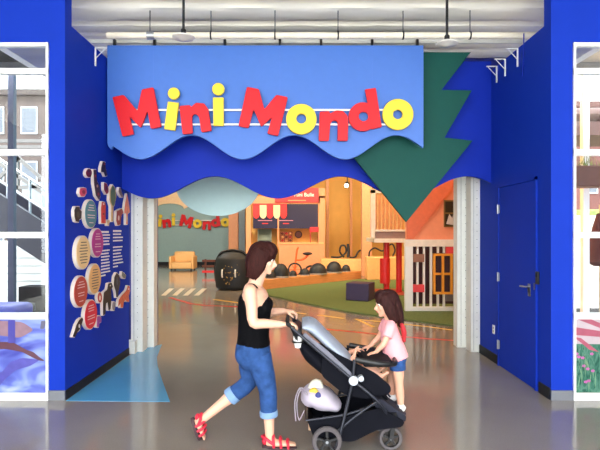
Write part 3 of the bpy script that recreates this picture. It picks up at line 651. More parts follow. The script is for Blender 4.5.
# columns
PIL = mat('warm_taupe_paint', (206, 146, 106), .6); GP = mat('grey_blue_paint', (110, 124, 132), .6)
def pillar(px0, px1, Y, top, mm, label):
    a = W(px0, 0, Y).x; b = W(px1, 0, Y).x; MB().box((a, Y, 0), (b, Y+(b-a), top)).build('pillar', mm, label=label, cat='pillar', bevel=.01)
pillar(228.5, 238, 22.5, 5.6, PEACH, 'peach square pillar left of the kiosk'); pillar(238.5, 245, 22, 5.6, GP, 'grey blue square pillar left of the kiosk')
pillar(362, 372, 18.3, 5.6, PIL, 'taupe square pillar left of the slatted balcony')
pillar(326, 329, 21.5, 5.6, PIL, 'thin taupe post right of the kiosk'); pillar(350, 352.5, 22, 5.6, PIL, 'thin taupe post under the ceiling spotlight')
# ceiling spot
c = W(347.5, 185, 17.5)
t = thing('spotlight', 'black ceiling spotlight with a bright lens above the yellow wall', 'spotlight', c)
MB().cyl((c.x, c.y+.18, c.z+.05), (c.x-.05, c.y-.12, c.z-.03), .085, .1).build('lamp_body', BLACK, t)
MB().cyl((c.x-.05, c.y-.121, c.z-.03), (c.x-.052, c.y-.13, c.z-.033), .07).build('lens', mat('lamp_lens', (255, 240, 210), .3, emit=8), t)
MB().cyl((c.x, c.y+.1, c.z), (c.x, c.y+.1, 5.6), .015).build('stem', BLACK, t)
# wooden block with looping cables
bX0 = W(321, 0, 18.6).x; bX1 = W(366, 0, 18.6).x; zb_ = EYE-(259-HY)/F*18.6
MB().box((bX0, 18.6, 0), (bX1, 19.4, zb_)).build('plywood_block', WOOD2, label='pale plywood block behind the dome seats', cat='block', bevel=.02)
for i, (pts, lb) in enumerate([([(331, 257), (340, 257), (346, 252), (345, 246), (341, 246), (340, 252), (344, 258)], 'black looped tube on the plywood block, left one'), ([(348, 258), (348.5, 252), (348, 244)], 'short upright black tube on the plywood block'), ([(350, 258), (355, 257), (359, 251), (364, 250)], 'black tube curling right on the plywood block')]):
    P = [W(x, y, 19.0+.03*k) for k, (x, y) in enumerate(pts)]
    for p in P: p.z = max(p.z, zb_+.04)
    MB().tube(P, .035 if i != 1 else .05).build('black_tube', BK, label=lb, cat='tube', group='black bent tubes on the plywood block')
xa, xb = W(367, 0, 16.6).x, W(407, 0, 16.6).x; zl = EYE-(257-HY)/F*16.6
MB().box((xa, 16.6, .0285), (xb, 17.2, zl)).build('plywood_ledge', WOOD2, label='low pale plywood ledge behind the red posts', cat='ledge', bevel=.02)
P = [W(x, y, 16.9) for x, y in ((369, 255.5), (370, 251), (375, 248), (382, 251), (386, 248), (392, 244), (395, 250), (393, 255.5))]
MB().tube(P, .028).tube([P[0], Vector((P[0].x, P[0].y, zl))], .028).tube([P[-1], Vector((P[-1].x, P[-1].y, zl))], .028).build('bent_rail', BK, label='black bent tube on the low plywood ledge behind the red posts', cat='rail')
# tricycle
Tc = W(303, 262, 18.1); ORG_ = mat('orange_toy_plastic', (226, 96, 40), .4)
zp_ = 0.0
t = thing('tricycle', 'small orange ride-on tricycle in front of the kiosk counter', 'tricycle', (Tc.x, 18.1, 0))
def wheel(c, r, th, par, rimm):
    w_ = MB().lathe([(r*.78, -th*.5), (r*.95, -th*.5), (r, -th*.2), (r, th*.2), (r*.95, th*.5), (r*.78, th*.5)], c, 'Y', 28, True).build('wheel', BK, par)
    mb = MB(); mb.cyl((c[0], c[1]-th*.4, c[2]), (c[0], c[1]+th*.4, c[2]), r*.2)
    for k in range(6): a_ = k*PI/3; mb.cyl(c, (c[0]+r*.8*math.cos(a_), c[1], c[2]+r*.8*math.sin(a_)), r*.05, n=8)
    mb.build('hub', rimm, w_)
zz = .25
tb = MB().tube([(Tc.x-.2, 18.1, zz+.2), (Tc.x, 18.1, zz+.22), (Tc.x+.15, 18.1, zz+.35)], .03); tb.tube([(Tc.x-.22, 18.1, .2), (Tc.x-.17, 18.1, zz+.4), (Tc.x-.15, 18.1, zz+.5)], .025); tb.build('frame', ORG_, t)
MB().tube([(Tc.x-.15, 17.95, zz+.5), (Tc.x-.13, 18.1, zz+.52), (Tc.x-.15, 18.25, zz+.5)], .025).build('handlebar', ORG_, t)
MB().ell((Tc.x+.12, 18.1, zz+.37), (.13, .1, .04)).build('saddle', BK, t)
t.scale = (1.35, 1.35, 1.35)
wheel((Tc.x-.22, 18.1, .19), .19, .05, t, ORG_); wheel((Tc.x+.2, 17.97, .15), .15, .05, t, ORG_); wheel((Tc.x+.2, 18.23, .15), .15, .05, t, ORG_)
# black pod cart
pc = G(231, 291); Yp2 = pc.y+.35
t = thing('black_pod', 'large rounded black play pod speckled with gold beside the woman', 'play pod', (pc.x, Yp2, 0))
m = MB().loft([(pc.x, Yp2, .02), (pc.x, Yp2, .12), (pc.x, Yp2, .5), (pc.x, Yp2, .85), (pc.x, Yp2, 1.0), (pc.x, Yp2, 1.08)], [(.3, .40), (.36, .48), (.38, .51), (.33, .46), (.2, .32), (.04, .06)], 32)
m.build('pod_body', BK, t)
m = MB().tube([(pc.x-.47, Yp2-.02, .25), (pc.x-.48, Yp2-.02, .7), (pc.x-.34, Yp2-.02, 1.02), (pc.x-.1, Yp2-.02, 1.1), (pc.x+.1, Yp2-.02, 1.1), (pc.x+.34, Yp2-.02, 1.02), (pc.x+.48, Yp2-.02, .7), (pc.x+.47, Yp2-.02, .25)], .035); m.build('rim_tube', BLACK, t)
GOLD = mat('gold_speckle', (206, 160, 70), .4)
for k in range(34):
    x = random.uniform(-.2, .24); z = random.uniform(.2, .85)+x*.3; q = 1-(x/.44)**2
    m = MB().ell((pc.x+x, Yp2-.385*math.sqrt(max(q, .1))*(1 if z < .6 else max(.3, 1-(z-.6)*.9)), z), (.014, .008, .01), 8); m.build('gold_spot', GOLD, t)
for sx_ in (-.24, .12): MB().tube([(pc.x+sx_, Yp2-.34, .38), (pc.x+sx_, Yp2-.4, .42), (pc.x+sx_, Yp2-.4, .55), (pc.x+sx_, Yp2-.34, .58)], .022).build('handle', WHITE, t, label='white handle')
# orange-brown rack behind pod
q = G(213, 276)
t = thing('low_rack', 'small dark brown rack with orange bars left of the black pod', 'rack', q)
m = MB()
for sx_ in (-.28, .28): m.box((q.x+sx_-.03, q.y, 0), (q.x+sx_+.03, q.y+.06, .62))
m.build('posts', mat('dark_brown', (80, 40, 30), .5), t)
for k in range(3): MB().box((q.x-.4, q.y-.02, .12+k*.2), (q.x+.4, q.y+.02, .2+k*.2)).build('bar', [CRIM, mat('dark_brown', (0, 0, 0)), mat('dark_brown', (0, 0, 0))][k], t)
# bench armchair
q = G(181, 270.5)
t = thing('armchair', 'beige low armchair against the grey teal wall', 'armchair', q); AR = mat('beige_upholstery', (226, 180, 120), .7)
w2_ = .52
MB().box((q.x-w2_+.1, q.y, .06), (q.x+w2_-.1, q.y+.7, .34)).build('seat', AR, t, bevel=.05)
MB().box((q.x-w2_+.08, q.y+.55, .3), (q.x+w2_-.08, q.y+.8, .78)).build('backrest', AR, t, bevel=.08)
for s_ in (-1, 1):
    MB().box((q.x+s_*w2_-(.1 if s_ > 0 else 0), q.y, .05), (q.x+s_*w2_+(.1 if s_ < 0 else 0), q.y+.8, .6)).build('armrest', AR, t, bevel=.04)
for a_ in (-1, 1):
    for b_ in (.05, .7): MB().cyl((q.x+a_*.42, q.y+b_, 0), (q.x+a_*.42, q.y+b_, .07), .03).build('foot', BLACK, t)
# interior wave and lettering
WY = 24.48
t = thing('hall_sign', 'small red and yellow lettering sign on the grey teal hall wall', 'sign', W(185, 230, WY))
for y in (220.5, 225): a = W(146, y, WY); b = W(228, y, WY); MB().box((a.x, WY-.1, a.z-.02), (b.x, WY-.02, a.z+.02)).build('rail', WHITE, t)
letters(t, WY-.1, lambda x: 143+(x-113)*.29, lambda y: 222+(y-114)*.29, .08, .01)
lp = [(120, 170), (192, 170), (191, 200), (188, 207), (184, 209)]+[(170+14*math.cos(a_), 208.5-5*math.sin(a_)) for a_ in [j*PI/10 for j in range(1, 10)]]+[(156, 208), (150, 204), (140, 200), (130, 204), (120, 208)]
MB().shape([[FP(x, y, WY-.05) for x, y in lp]], 'F', WY-.05, .06).build('cloud_panel', mat('peach_cloud_paint', (255, 214, 170), .5), label='peach cloud edged wall panel above the small hall sign', cat='panel')
# ottoman
a = G(349, 303); 
MB().box((a.x+.03, a.y+.1, .0285), (a.x+.58, a.y+.62, EYE-(284-HY)/F*a.y), rotz=-.42).build('ottoman', mat('aubergine_vinyl', (62, 48, 82), .5), label='dark purple cube ottoman on the turf carpet', cat='ottoman', bevel=.015)
# slatted balcony tower on red posts
BY = 12.6
def bb(name, x0, y0, x1, y1, d0, d1, mm, par, Y=BY, bev=0):
    a = W(x0, y0, Y); b = W(x1, y1, Y); return MB().box((a.x, Y+d0, max(b.z, .0285)), (b.x, Y+d1, a.z)).build(name, mm, par, smooth=False, bevel=bev)
CREAM = mat('cream_painted_wood', (240, 230, 216), .5); PINE = mat('pine_slat', (226, 178, 120), .5); REDP = mat('bright_red_padding', (216, 36, 36), .45)
t = thing('play_balcony', 'cream play balcony with vertical pine slats left of the orange house', 'play structure', (W(390, 0, BY).x, BY, 0))
bb('corner_post', 371, 190, 375.5, 238, 0, .12, CREAM, t); bb('top_rail', 371, 189, 407, 193, 0, .1, CREAM, t)
bb('bottom_rail', 375, 229.5, 407, 231.5, -.02, .1, CREAM, t); bb('deck_fascia', 375, 231.5, 407, 238.5, 0, .1, mat('mauve_grey_board', (150, 122, 116), .5), t)
bb('deck', 374, 238.5, 407, 242.5, -.03, 1.5, CREAM, t); bb('back_screen', 375.5, 193, 407, 231, .5, .53, mat('warm_shade_board', (226, 166, 120), .6), t)
for k in range(8): x = 377+k*3.9; bb('slat', x, 193, x+1.6, 230, .03, .07, PINE, t)
for x0, x1, d in ((384, 389.5, .2), (396, 402, .5)):
    a = W((x0+x1)/2, 0, BY+d).x; q_ = MB().cyl((a, BY+d, .0285), (a, BY+d, W(0, 242.5, BY).z), (x1-x0)/2/F*BY); q_.build('red_post', REDP, t)
a = W(385, 0, BY+.2).x; MB().cyl((a, BY+.2, W(0, 284, BY).z), (a, BY+.2, W(0, 259, BY).z), .13).build('post_pad', REDP, t)
bb('base_plank', 379, 294, 408, 298.5, -.05, 1.2, mat('red_brown_plank', (170, 70, 50), .5), t, bev=.01)
bb('back_panel', 391, 243, 396, 295, 1.1, 1.15, mat('dark_red_panel', (120, 40, 36), .6), t)
# orange play house
HY_ = 10.1
OR = mat('coral_orange_paint', (240, 156, 120), .6, var=.03, spec=.2); OR2 = mat('terracotta_paint', (226, 116, 80), .6)
t = thing('play_house', 'coral orange play house with a white picket front and yellow window', 'play house', (W(435, 0, HY_).x, HY_, 0))
hx = 520
bb('upper_wall', 406.5, 150, hx, 239.5, .02, .12, OR, t, HY_)
L = [FP(407, 239, HY_), FP(413, 239, HY_), FP(466, 170, HY_), FP(466, 150, HY_), FP(406, 180, HY_)]  # darker slanting strip across the upper wall
MB().shape([L], 'F', HY_-.0, .06).build('slanting_band', OR2, t, label='darker terracotta slanting band')
wf = bb('upper_window', 444, 200, 462, 227, -.01, .03, mat('olive_frame', (120, 96, 50), .5), t, HY_)
for (x0, y0, x1, y1) in ((445, 201.5, 453, 212.5), (454, 201.5, 461, 212.5), (445, 214, 453, 225.5), (454, 214, 461, 225.5)): bb('window_opening', x0, y0, x1, y1, -.015, .0, BLACK, wf, HY_)
MB().shape([[FP(x, y, HY_) for x, y in ((446, 224), (449, 214), (452, 218), (453, 214.5), (453, 225))]], 'F', HY_-.017, .004).build('window_picture', mat('pale_grey_print', (200, 200, 200), .5), wf)
bb('white_band', 405, 239.5, hx, 246.5, -.04, .12, CREAM, t, HY_)
bb('sill', 405, 307, hx, 312.5, -.04, .08, WHITE, t, HY_)
bb('corner_post', 405, 246.5, 412.5, 307, -.04, .08, WHITE, t, HY_)
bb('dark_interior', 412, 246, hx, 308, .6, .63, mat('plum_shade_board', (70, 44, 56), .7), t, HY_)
for k, x in enumerate((416.5, 423, 430)): bb('picket', x, 246.5, x+1.9, 307.5, -.02, .04, WHITE, t, HY_)
for x in (437, 443): bb('picket', x, 293, x+1.8, 307.5, -.02, .04, WHITE, t, HY_); bb('picket', x, 246.5, x+1.8, 253, -.02, .04, WHITE, t, HY_)
bb('panel_block', 413, 254, 424, 262, -.03, .05, mat('brown_block', (150, 104, 84), .5), t, HY_)
bb('panel_block', 412.5, 284.5, 424, 292, -.03, .05, mat('coral_red_block', (232, 70, 76), .5), t, HY_)
bb('panel_block', 446, 246.8, 456, 254, -.03, .05, mat('coral_red_block', (0, 0, 0)), t, HY_)
bb('panel_block', 446, 294, 458, 301, -.03, .05, mat('grey_block', (110, 100, 96), .5), t, HY_)
YF = mat('amber_window_frame', (240, 160, 50), .5)
fw = MB(); A_ = W(432.5, 253.5, HY_); B_ = W(452, 294, HY_); xm = (A_.x+B_.x)/2; zm = (A_.z+B_.z)/2; e = .045
for x in (A_.x, xm-e/2, B_.x-e): fw.box((x, HY_-.06, B_.z), (x+e, HY_+.03, A_.z))
for z in (B_.z, zm-e/2, A_.z-e): fw.box((A_.x, HY_-.058, z), (B_.x, HY_+.028, z+e))
fw = fw.build('amber_window', YF, t, smooth=False)
MB().box((A_.x+.01, HY_-.01, B_.z+.01), (B_.x-.01, HY_, A_.z-.01)).build('window_pane', mat('dim_glass', (50, 40, 60), .15), fw)
for x in (458, 466, 474, 482, 490, 498, 506, 514): bb('picket', x, 246.5, x+1.9, 307.5, -.02, .04, WHITE, t, HY_)
# lamps added out of view to light the hall
HL = mat('warm_fill_diffuser', (255, 214, 150), .4, emit=1.2)
k = 0
for (x, y, p, tilt, lb) in ((-3.6, 12.2, 1.2, 0, 'left, over the black pod'), (0, 11.6, .9, 0, 'middle, over the low platform front'), (3.0, 11.4, .9, 0, 'right, over the slatted balcony'), (1.2, 8.5, .8, 20, 'nearest, before the orange house'),
                     (-4.6, 14.6, 2.6, 58, 'far left, turned to the grey teal wall'), (-1.4, 14.9, 1.3, 55, 'far middle, turned to the kiosk'), (1.6, 14.9, 2.2, 58, 'far right, turned to the yellow wall'), (4.8, 14.6, 1.7, 58, 'far right corner, turned to the yellow wall')):
    t = thing('hall_fill_lamp', 'added unseen warm square lamp on the hall ceiling, '+lb, 'fill lamp', (x, y, 5.4), 'square warm lamps added out of view in the hall')
    Rm = Matrix.Rotation(math.radians(tilt), 3, 'X'); o_ = Vector((x, y, 5.0 if tilt else 5.45))
    def rb(a, b):
        mb = MB().box(a, b)
        for v in mb.bm.verts: v.co = o_+Rm @ v.co
        return mb
    rb((-.65, -.65, -.04), (.65, .65, .05)).build('housing', BLACK, t)
    rb((-.6, -.6, -.055), (.6, .6, -.042)).build('diffuser', HL, t)
    for hx_ in (-.5, .5): MB().cyl((x+hx_, y, o_.z), (x+hx_, y, 5.6), .02, n=8).build('stem', BLACK, t)
    ld = bpy.data.lights.new('hall_fill_light', 'AREA'); ld.shape = 'SQUARE'; ld.size = 1.2; ld.energy = HALL_W*p; ld.color = (1, .86, .7) if tilt == 20 else (1, .66, .36) if (tilt < 30) else (1, .76, .48) if x > -4 else (1, .95, .88); lo_ = bpy.data.objects.new('hall_fill_light', ld)
    C.objects.link(lo_); lo_.parent = t; lo_.location = o_-Vector((x, y, 5.4))+Rm @ Vector((0, 0, -.07)); lo_.rotation_euler = (math.radians(tilt), 0, 0)
# ---------------------------------------------------------------- beyond the shop windows: guessed objects added for a partly reflected view
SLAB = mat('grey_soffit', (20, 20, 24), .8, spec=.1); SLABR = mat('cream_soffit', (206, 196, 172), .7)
def soffit(x0, x1, mm, label):
    m = MB().box((x0, 5.0, 4.1), (x1, 7.6, 4.2))
    t = m.build('outer_canopy', mm, label=label, cat='canopy')
    for y in (5.6, 6.4, 7.3): MB().box((x0, y, 4.0), (x1, y+.1, 4.1)).build('beam', STEEL, t)
    for x in (x0+.05, x1-.15): MB().box((x, 7.3, 0), (x+.1, 7.4, 4.0)).build('post', STEEL, t)
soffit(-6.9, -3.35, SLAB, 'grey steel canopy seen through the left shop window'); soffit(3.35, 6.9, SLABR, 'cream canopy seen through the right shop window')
PST = mat('slate_blue_steel', (56, 60, 84), .5)
DKST = mat('dull_truss_steel', (96, 92, 90), .6)
def gpost(px, Y, w, mm, h, label): X = W(px, 0, Y).x; MB().box((X-w/2, Y, 0), (X+w/2, Y+w, h)).build('steel_post', mm, label=label, cat='post')
gpost(10.5, 8, .09, PST, 3.95+.5, 'slate blue steel post seen through the left shop window')
gpost(586.5, 8.2, .1, WHITE, 4.6, 'white steel post seen through the right shop window')
def house(px0, px1, Y, ytop, rgb, label, nm, win=True):
    a = W(px0, ytop, Y); b = W(px1, ytop, Y); t = thing('building', label, 'building', ((a.x+b.x)/2, Y, 0)); mm = mat(nm, rgb, .8, var=.2, scale=.8)
    MB().box((a.x, Y, 0), (b.x, Y+4, a.z)).build('wall', mm, t); MB().box((a.x-.3, Y-.3, a.z), (b.x+.3, Y+4.2, a.z+.35)).build('roof', mat(nm+'_roof', tuple(int(v*.8) for v in rgb), .8), t)
    n = 5
    for i in range(n):
        for j in range(3):
            x = a.x+(b.x-a.x)*(i+.25)/n; z = a.z*(j+.3)/3
            w_ = MB().box((x, Y-.05, z), (x+(b.x-a.x)/n*.5, Y+.05, z+a.z/3*.5)).build('window', STEEL, t); MB().box((x+.08, Y-.07, z+.08), (x+(b.x-a.x)/n*.5-.08, Y-.04, z+a.z/3*.5-.08)).build('window_pane', mat('dark_pane', (70, 76, 86), .2), w_)
house(-120, 46, 30, 96, (70, 58, 54), 'brown brick building far behind the left shop window', 'brown_brick')
house(576, 720, 30, 108, (90, 50, 44), 'reddish building far behind the right shop window', 'russet_brick')
# left stairway
t = thing('outdoor_stair', 'navy stairway with steel handrails seen through the left shop window', 'stairs', W(10, 232, 9.2)*1.0); t.location.z = 0
NV = mat('navy_steel', (6, 9, 34), .5)
P0 = W(-60, 175, 9.2); P1 = W(75, 262, 9.2)
MB().bar((P0.x, 9.2, P0.z), (P1.x, 9.2, P1.z), .1, .62).build('stringer', NV, t); MB().bar((P0.x, 10.1, P0.z), (P1.x, 10.1, P1.z), .1, .62).build('stringer', NV, t)
for k in range(13): p = P0.lerp(P1, (k+.5)/13); MB().box((p.x-.14, 9.25, p.z-.02), (p.x+.14, 10.1, p.z+.03)).build('tread', NV, t)
for k in range(7): p = P0.lerp(P1, k/6); MB().cyl((p.x, 9.2, p.z), (p.x, 9.2, p.z+1.0), .022, n=10).build('baluster', STEEL, t)
for dz_ in (1.0, .6): MB().cyl((P0.x, 9.2, P0.z+dz_), (P1.x, 9.2, P1.z+dz_), .025, n=10).build('handrail', STEEL, t)
MB().box((P0.x-.2, 9.2, 0), (P0.x, 10.1, P0.z)).build('landing_post', NV, t)
MB().cyl((P1.x-.3, 9.25, 0), (P1.x-.3, 9.25, P1.z+.1), .05).build('stair_prop', NV, t)
t = thing('roof_truss', 'pale diagonal steel truss seen through the left shop window above the stairs', 'truss', W(20, 160, 12)); t.location.z = 2.2
for (x0, y0, x1, y1) in ((-40, 215, 20, 158), (14, 154, 60, 195), (-20, 150, 60, 205), (-60, 190, 60, 186), (17, 150, 17, 300), (-60, 147, 70, 147), (-60, 141, 70, 141)):
    a = W(x0, y0, 12); b = W(x1, y1, 12); MB().bar(a, b, .06, .08).build('truss_bar', DKST, t)
a = W(22, 182, 15); b = W(42, 232, 15); MB().box((a.x, 15, 0), (b.x, 16, a.z)).build('plant_room', mat('slate_grey_clad', (120, 128, 134), .7), label='grey clad box seen through the left shop window', cat='box')
sh = thing('slatted_fence', 'white horizontally slatted low fence seen through the left shop window', 'fence', (W(10, 0, 11).x, 11, 0))
for k in range(8): MB().box((-9, 11, .04+k*.17), (-4.9, 11.05, .18+k*.17)).build('slat', WHITE, sh)
MB().box((-9, 11.05, 0), (-4.9, 11.12, 1.42)).build('backing', WHITE, sh)
a = W(22, 297, 6.2)
MB().box((-5.3, 6.0, 0), (a.x, 6.5, .72)).build('periwinkle_bench', mat('periwinkle_plastic', (80, 90, 190), .5), label='periwinkle blue block bench behind the left shop window', cat='bench', bevel=.06)
MB().box((-6.5, 6.7, 0), (-3.75, 7.1, .62)).build('navy_planter', NV, label='navy planter box behind the left shop window', cat='planter', bevel=.02)
a = W(48, 300, 10.4); MB().box((a.x-.5, 10.2, 0), (a.x+.1, 10.6, .5)).build('grey_crate', SLAB, label='grey crate in front of the white slatted fence', cat='crate')
# right side
c = W(590, 187, 7.7)
GR = mat('grass_leaf', (110, 128, 50), .8, var=.3)
t = thing('raised_planter', 'brown raised planter with grasses seen through the right shop window', 'planter', (c.x+.5, 7.75, 0))
BRN2 = mat('rust_brown_planter', (110, 64, 48), .7)
MB().box((c.x-.5, 7.6, c.z), (c.x+1.6, 7.95, c.z+.32)).build('trough', BRN2, t, bevel=.02)
for x in (c.x-.4, c.x+1.5): MB().box((x-.03, 7.65, 0), (x+.03, 7.9, c.z)).build('leg', WHITE, t)
m = MB()
for k in range(260):
    x = random.uniform(c.x-.48, c.x+1.58); y = random.uniform(7.63, 7.92); h = random.uniform(.1, .32); d = Vector((random.uniform(-.1, .1), random.uniform(-.08, .08), h))
    p = Vector((x, y, c.z+.3)); v = [m.bm.verts.new(p+Vector((-.006, 0, 0))), m.bm.verts.new(p+Vector((.006, 0, 0))), m.bm.verts.new(p+d)]; m.bm.faces.new(v)
m.build('grasses', GR, t, kind='stuff')
a = W(570, 104, 11); b = W(660, 135, 11)
t = thing('brown_awning', 'dark brown awning seen through the upper right shop window', 'awning', ((a.x+b.x)/2, 11, 0)); DB = mat('dark_umber_canvas', (74, 50, 46), .8)
MB().box((a.x-.3, 11, b.z), (b.x, 12.5, b.z+.3)).loft([((a.x-.3), 11.7, b.z+.45), (b.x, 11.7, b.z+.5)], [(.7, .25), (.7, .25)], 20).build('canvas', DB, t)
for x in (a.x-.1, b.x-.2): MB().cyl((x, 11.2, 0), (x, 11.2, b.z), .05).build('pole', BLACK, t)
a = W(584, 205, 13); MB().loft([(a.x, 13, 0), (a.x, 13, .5), (a.x+.1, 13, 1.6), (a.x+.1, 13, 2.2)], [(.5, 1.0), (.8, 1.3), (.8, 1.4), (.3, .8)], 24).remesh(.12, 1).build('hedge', mat('hedge_green', (120, 160, 70), .9, var=.4, scale=8, bump=1), label='round green hedge seen through the right shop window', cat='hedge')
sw = thing('panel_fence', 'white panelled fence seen through the right shop window', 'fence', (W(590, 0, 10).x, 10, 0))
for k in range(4): MB().box((5.3+k*.52, 10, .1), (5.3+k*.52+.49, 10.06, 1.95)).build('panel', WHITE, sw)
MB().box((5.3, 9.98, 0), (7.4, 10.1, .1)).build('plinth', BLACK, sw)
a = W(592, 243, 8.8)
t = thing('red_parasol', 'closed dark red parasol seen through the right shop window', 'parasol', (a.x+.15, 8.8, 0)); X = a.x+.15
MB().cyl((X, 8.8, 0), (X, 8.8, 2.1), .025).build('pole', STEEL, t); MB().lathe([(.06, 1.95), (.13, 1.7), (.2, 1.3), (.22, 1.1), (.12, 1.02)], (X, 8.8, 0)).build('canopy', mat('maroon_canvas', (70, 12, 20), .8), t); MB().cyl((X, 8.8, 0), (X, 8.8, .08), .22).build('base', BLACK, t)
# ---------------------------------------------------------------- people
SKIN = mat('light_skin', (228, 178, 150), .5, var=.03); SKIN2 = mat('child_skin', (226, 168, 140), .5, var=.03)
HAIR = mat('dark_brown_hair', (50, 20, 17), .7, spec=.15, var=.4, scale=30, bump=.5, stretch=(4, 4, .6)); HAIR2 = mat('brown_child_hair', (50, 24, 22), .7, spec=.15, var=.4, scale=30, bump=.5, stretch=(4, 4, .6))
EYEW = mat('eye_white', (230, 226, 220), .3); EYED = mat('eye_dark', (40, 26, 20), .2); LIP = mat('lip_rose', (190, 96, 90), .5)
JEAN = mat('blue_denim', (46, 76, 128), .85, var=.25, scale=18, bump=.2, spec=.1); CUFF = mat('faded_denim_cuff', (120, 152, 190), .8, var=.1)
def head(mb, c, h, fw, tilt=0.0):
    """adds a head centred at c, height h (chin to crown), looking along unit vector fw (horizontal), returns frame"""
    c = Vector(c); fw = Vector(fw).normalized(); sd = Vector((-fw.y, fw.x, 0)); up = Vector((0, 0, 1))
    R = Matrix((fw, sd, up)).transposed(); R = R @ Matrix.Rotation(tilt, 3, 'Y')
    def T(x, y, z): return c + R @ Vector((x*h, y*h, z*h))
    mb.ell(T(-.06, 0, .13), (h*.42, h*.335, h*.37), 24, R)        # cranium
    mb.ell(T(.10, 0, -.08), (h*.25, h*.27, h*.36), 20, R)         # face
    mb.ell(T(.16, 0, -.30), (h*.15, h*.17, h*.16), 14, R)         # jaw
    mb.ell(T(.25, 0, -.40), (h*.075, h*.09, h*.07), 12, R)        # chin
    mb.loft([T(.31, 0, .06), T(.365, 0, -.05), T(.43, 0, -.13), T(.36, 0, -.16)], [h*.035, h*.045, h*.055, h*.05], 10)
    mb.ell(T(.31, .0, .12), (h*.05, h*.2, h*.05), 12, R)           # brow
    for s in (-1, 1):
        mb.ell(T(.235, s*.15, -.10), (h*.1, h*.09, h*.1), 12, R); mb.ell(T(-.02, s*.315, -.04), (h*.055, h*.03, h*.095), 12, R)
    mb.ell(T(.33, 0, -.245), (h*.045, h*.085, h*.022), 12, R); mb.ell(T(.325, 0, -.285), (h*.045, h*.07, h*.024), 12, R)
    return T, R
def face_parts(T, R, h, body):
    for s in (-1, 1):
        e = MB().ell(T(.285, s*.135, .025), h*.055, 14).build('eye', EYEW, body)
        MB().ell(T(.325, s*.14, .02), (h*.022, h*.03, h*.03), 12).build('pupil', EYED, e)
        MB().loft([T(.345, s*.06, .115), T(.345, s*.14, .135), T(.30, s*.21, .11)], [h*.012, h*.018, h*.01], 8).build('eyebrow', HAIR, body)
    MB().loft([T(.345, -.085, -.262), T(.378, -.03, -.248), T(.38, .03, -.248), T(.345, .085, -.262)], [h*.008, h*.02, h*.02, h*.008], 8).build('lips', LIP, body)
def hand(mb, wrist, d, palm_n, s=1.0, curl=.9, side=1):
    """hand from wrist along d, palm normal palm_n; four fingers that curl toward the palm, thumb at the side"""
    w = Vector(wrist); d = Vector(d).normalized(); n = Vector(palm_n).normalized(); n = (n-d*n.dot(d)).normalized(); a = d.cross(n)*side
    mb.loft([w-d*.02*s, w+d*.03*s, w+d*.075*s], [(.022*s, .02*s), (.036*s, .017*s), (.038*s, .014*s)], 12, ref=a)
    for k, (o, L) in enumerate(((.028, .066), (.0095, .074), (-.0095, .07), (-.028, .055))):
        p = w+d*.07*s+a*o*s; pts = [p]; ang = 0
        for j, f in enumerate((.42, .32, .26)):
            ang += curl*(.6, .8, .6)[j]; p = p+(d*math.cos(ang)+n*math.sin(ang))*L*f*s; pts.append(p)
        mb.loft(pts, [.0092*s, .0088*s, .008*s, .0065*s], 10, ref=a, sub=2); mb.ell(pts[-1], .0066*s, 8)
    p = w+d*.018*s+a*.026*s; t1 = p+(d*.6+a*.75+n*.3).normalized()*.034*s; t2 = t1+(d*.85+a*.15+n*.6).normalized()*.028*s; t3 = t2+(d*.8-a*.2+n*.7).normalized()*.02*s
    mb.loft([p, t1, t2, t3], [.013*s, .011*s, .0095*s, .007*s], 10, ref=n, sub=2); mb.ell(t3, .007*s, 8)

def V(px, py, dy=0, Yc=3.84): q = W(px, py, Yc); return Vector((q.x, Yc+dy, q.z))
# ---- woman: faces +X, her right side (toward the camera) is -Y
wm = thing('person', 'woman in a black tank top, rolled blue jeans and red sandals pushing the stroller', 'person', (V(255, 0).x, 3.84, 0))
b = MB()
hc = V(264, 259); hh = .235
T, R = head(b, hc, hh, (1, -.18, 0), .18)
b.loft([V(253, 292), V(256, 282), V(260, 270)], [(.07, .06), (.054, .056), (.052, .056)], 16)              # neck
b.loft([V(254, 346), V(253.5, 335), V(255, 322), V(256, 308), V(254.5, 296), V(253.5, 288), V(254, 284)],
       [(.165, .115), (.145, .10), (.135, .095), (.155, .11), (.175, .105), (.15, .075), (.07, .05)], 24)       # torso
for s in (-1, 1): b.ell(V(264.5, 305, s*.07), (.055, .06, .06))
b.loft([V(254, 340), V(253, 350), V(255, 362)], [(.16, .115), (.175, .125), (.14, .10)], 20)
# arms
sh_r = V(252, 290, -.165); el_r = V(256, 318, -.205); wr_r = V(283.5, 321, -.15)
b.ell(sh_r, .052); b.loft([sh_r+Vector((0, .04, .01)), sh_r, sh_r.lerp(el_r, .5), el_r, el_r.lerp(wr_r, .35), wr_r], [.05, .05, .043, .038, .036, .024], 14)
hand(b, wr_r, (1, .03, .10), (.1, .0, -1), 1.0, .95, 1)
sh_l = V(254, 290, .165); el_l = V(262, 317, .21); wr_l = V(284, 314.5, .16)
b.ell(sh_l, .052); b.loft([sh_l+Vector((0, -.04, .01)), sh_l, sh_l.lerp(el_l, .5), el_l, el_l.lerp(wr_l, .35), wr_l], [.05, .05, .043, .038, .036, .024], 14)
hand(b, wr_l, (1, -.03, -.05), (.1, 0, -1), 1.0, .95, -1)
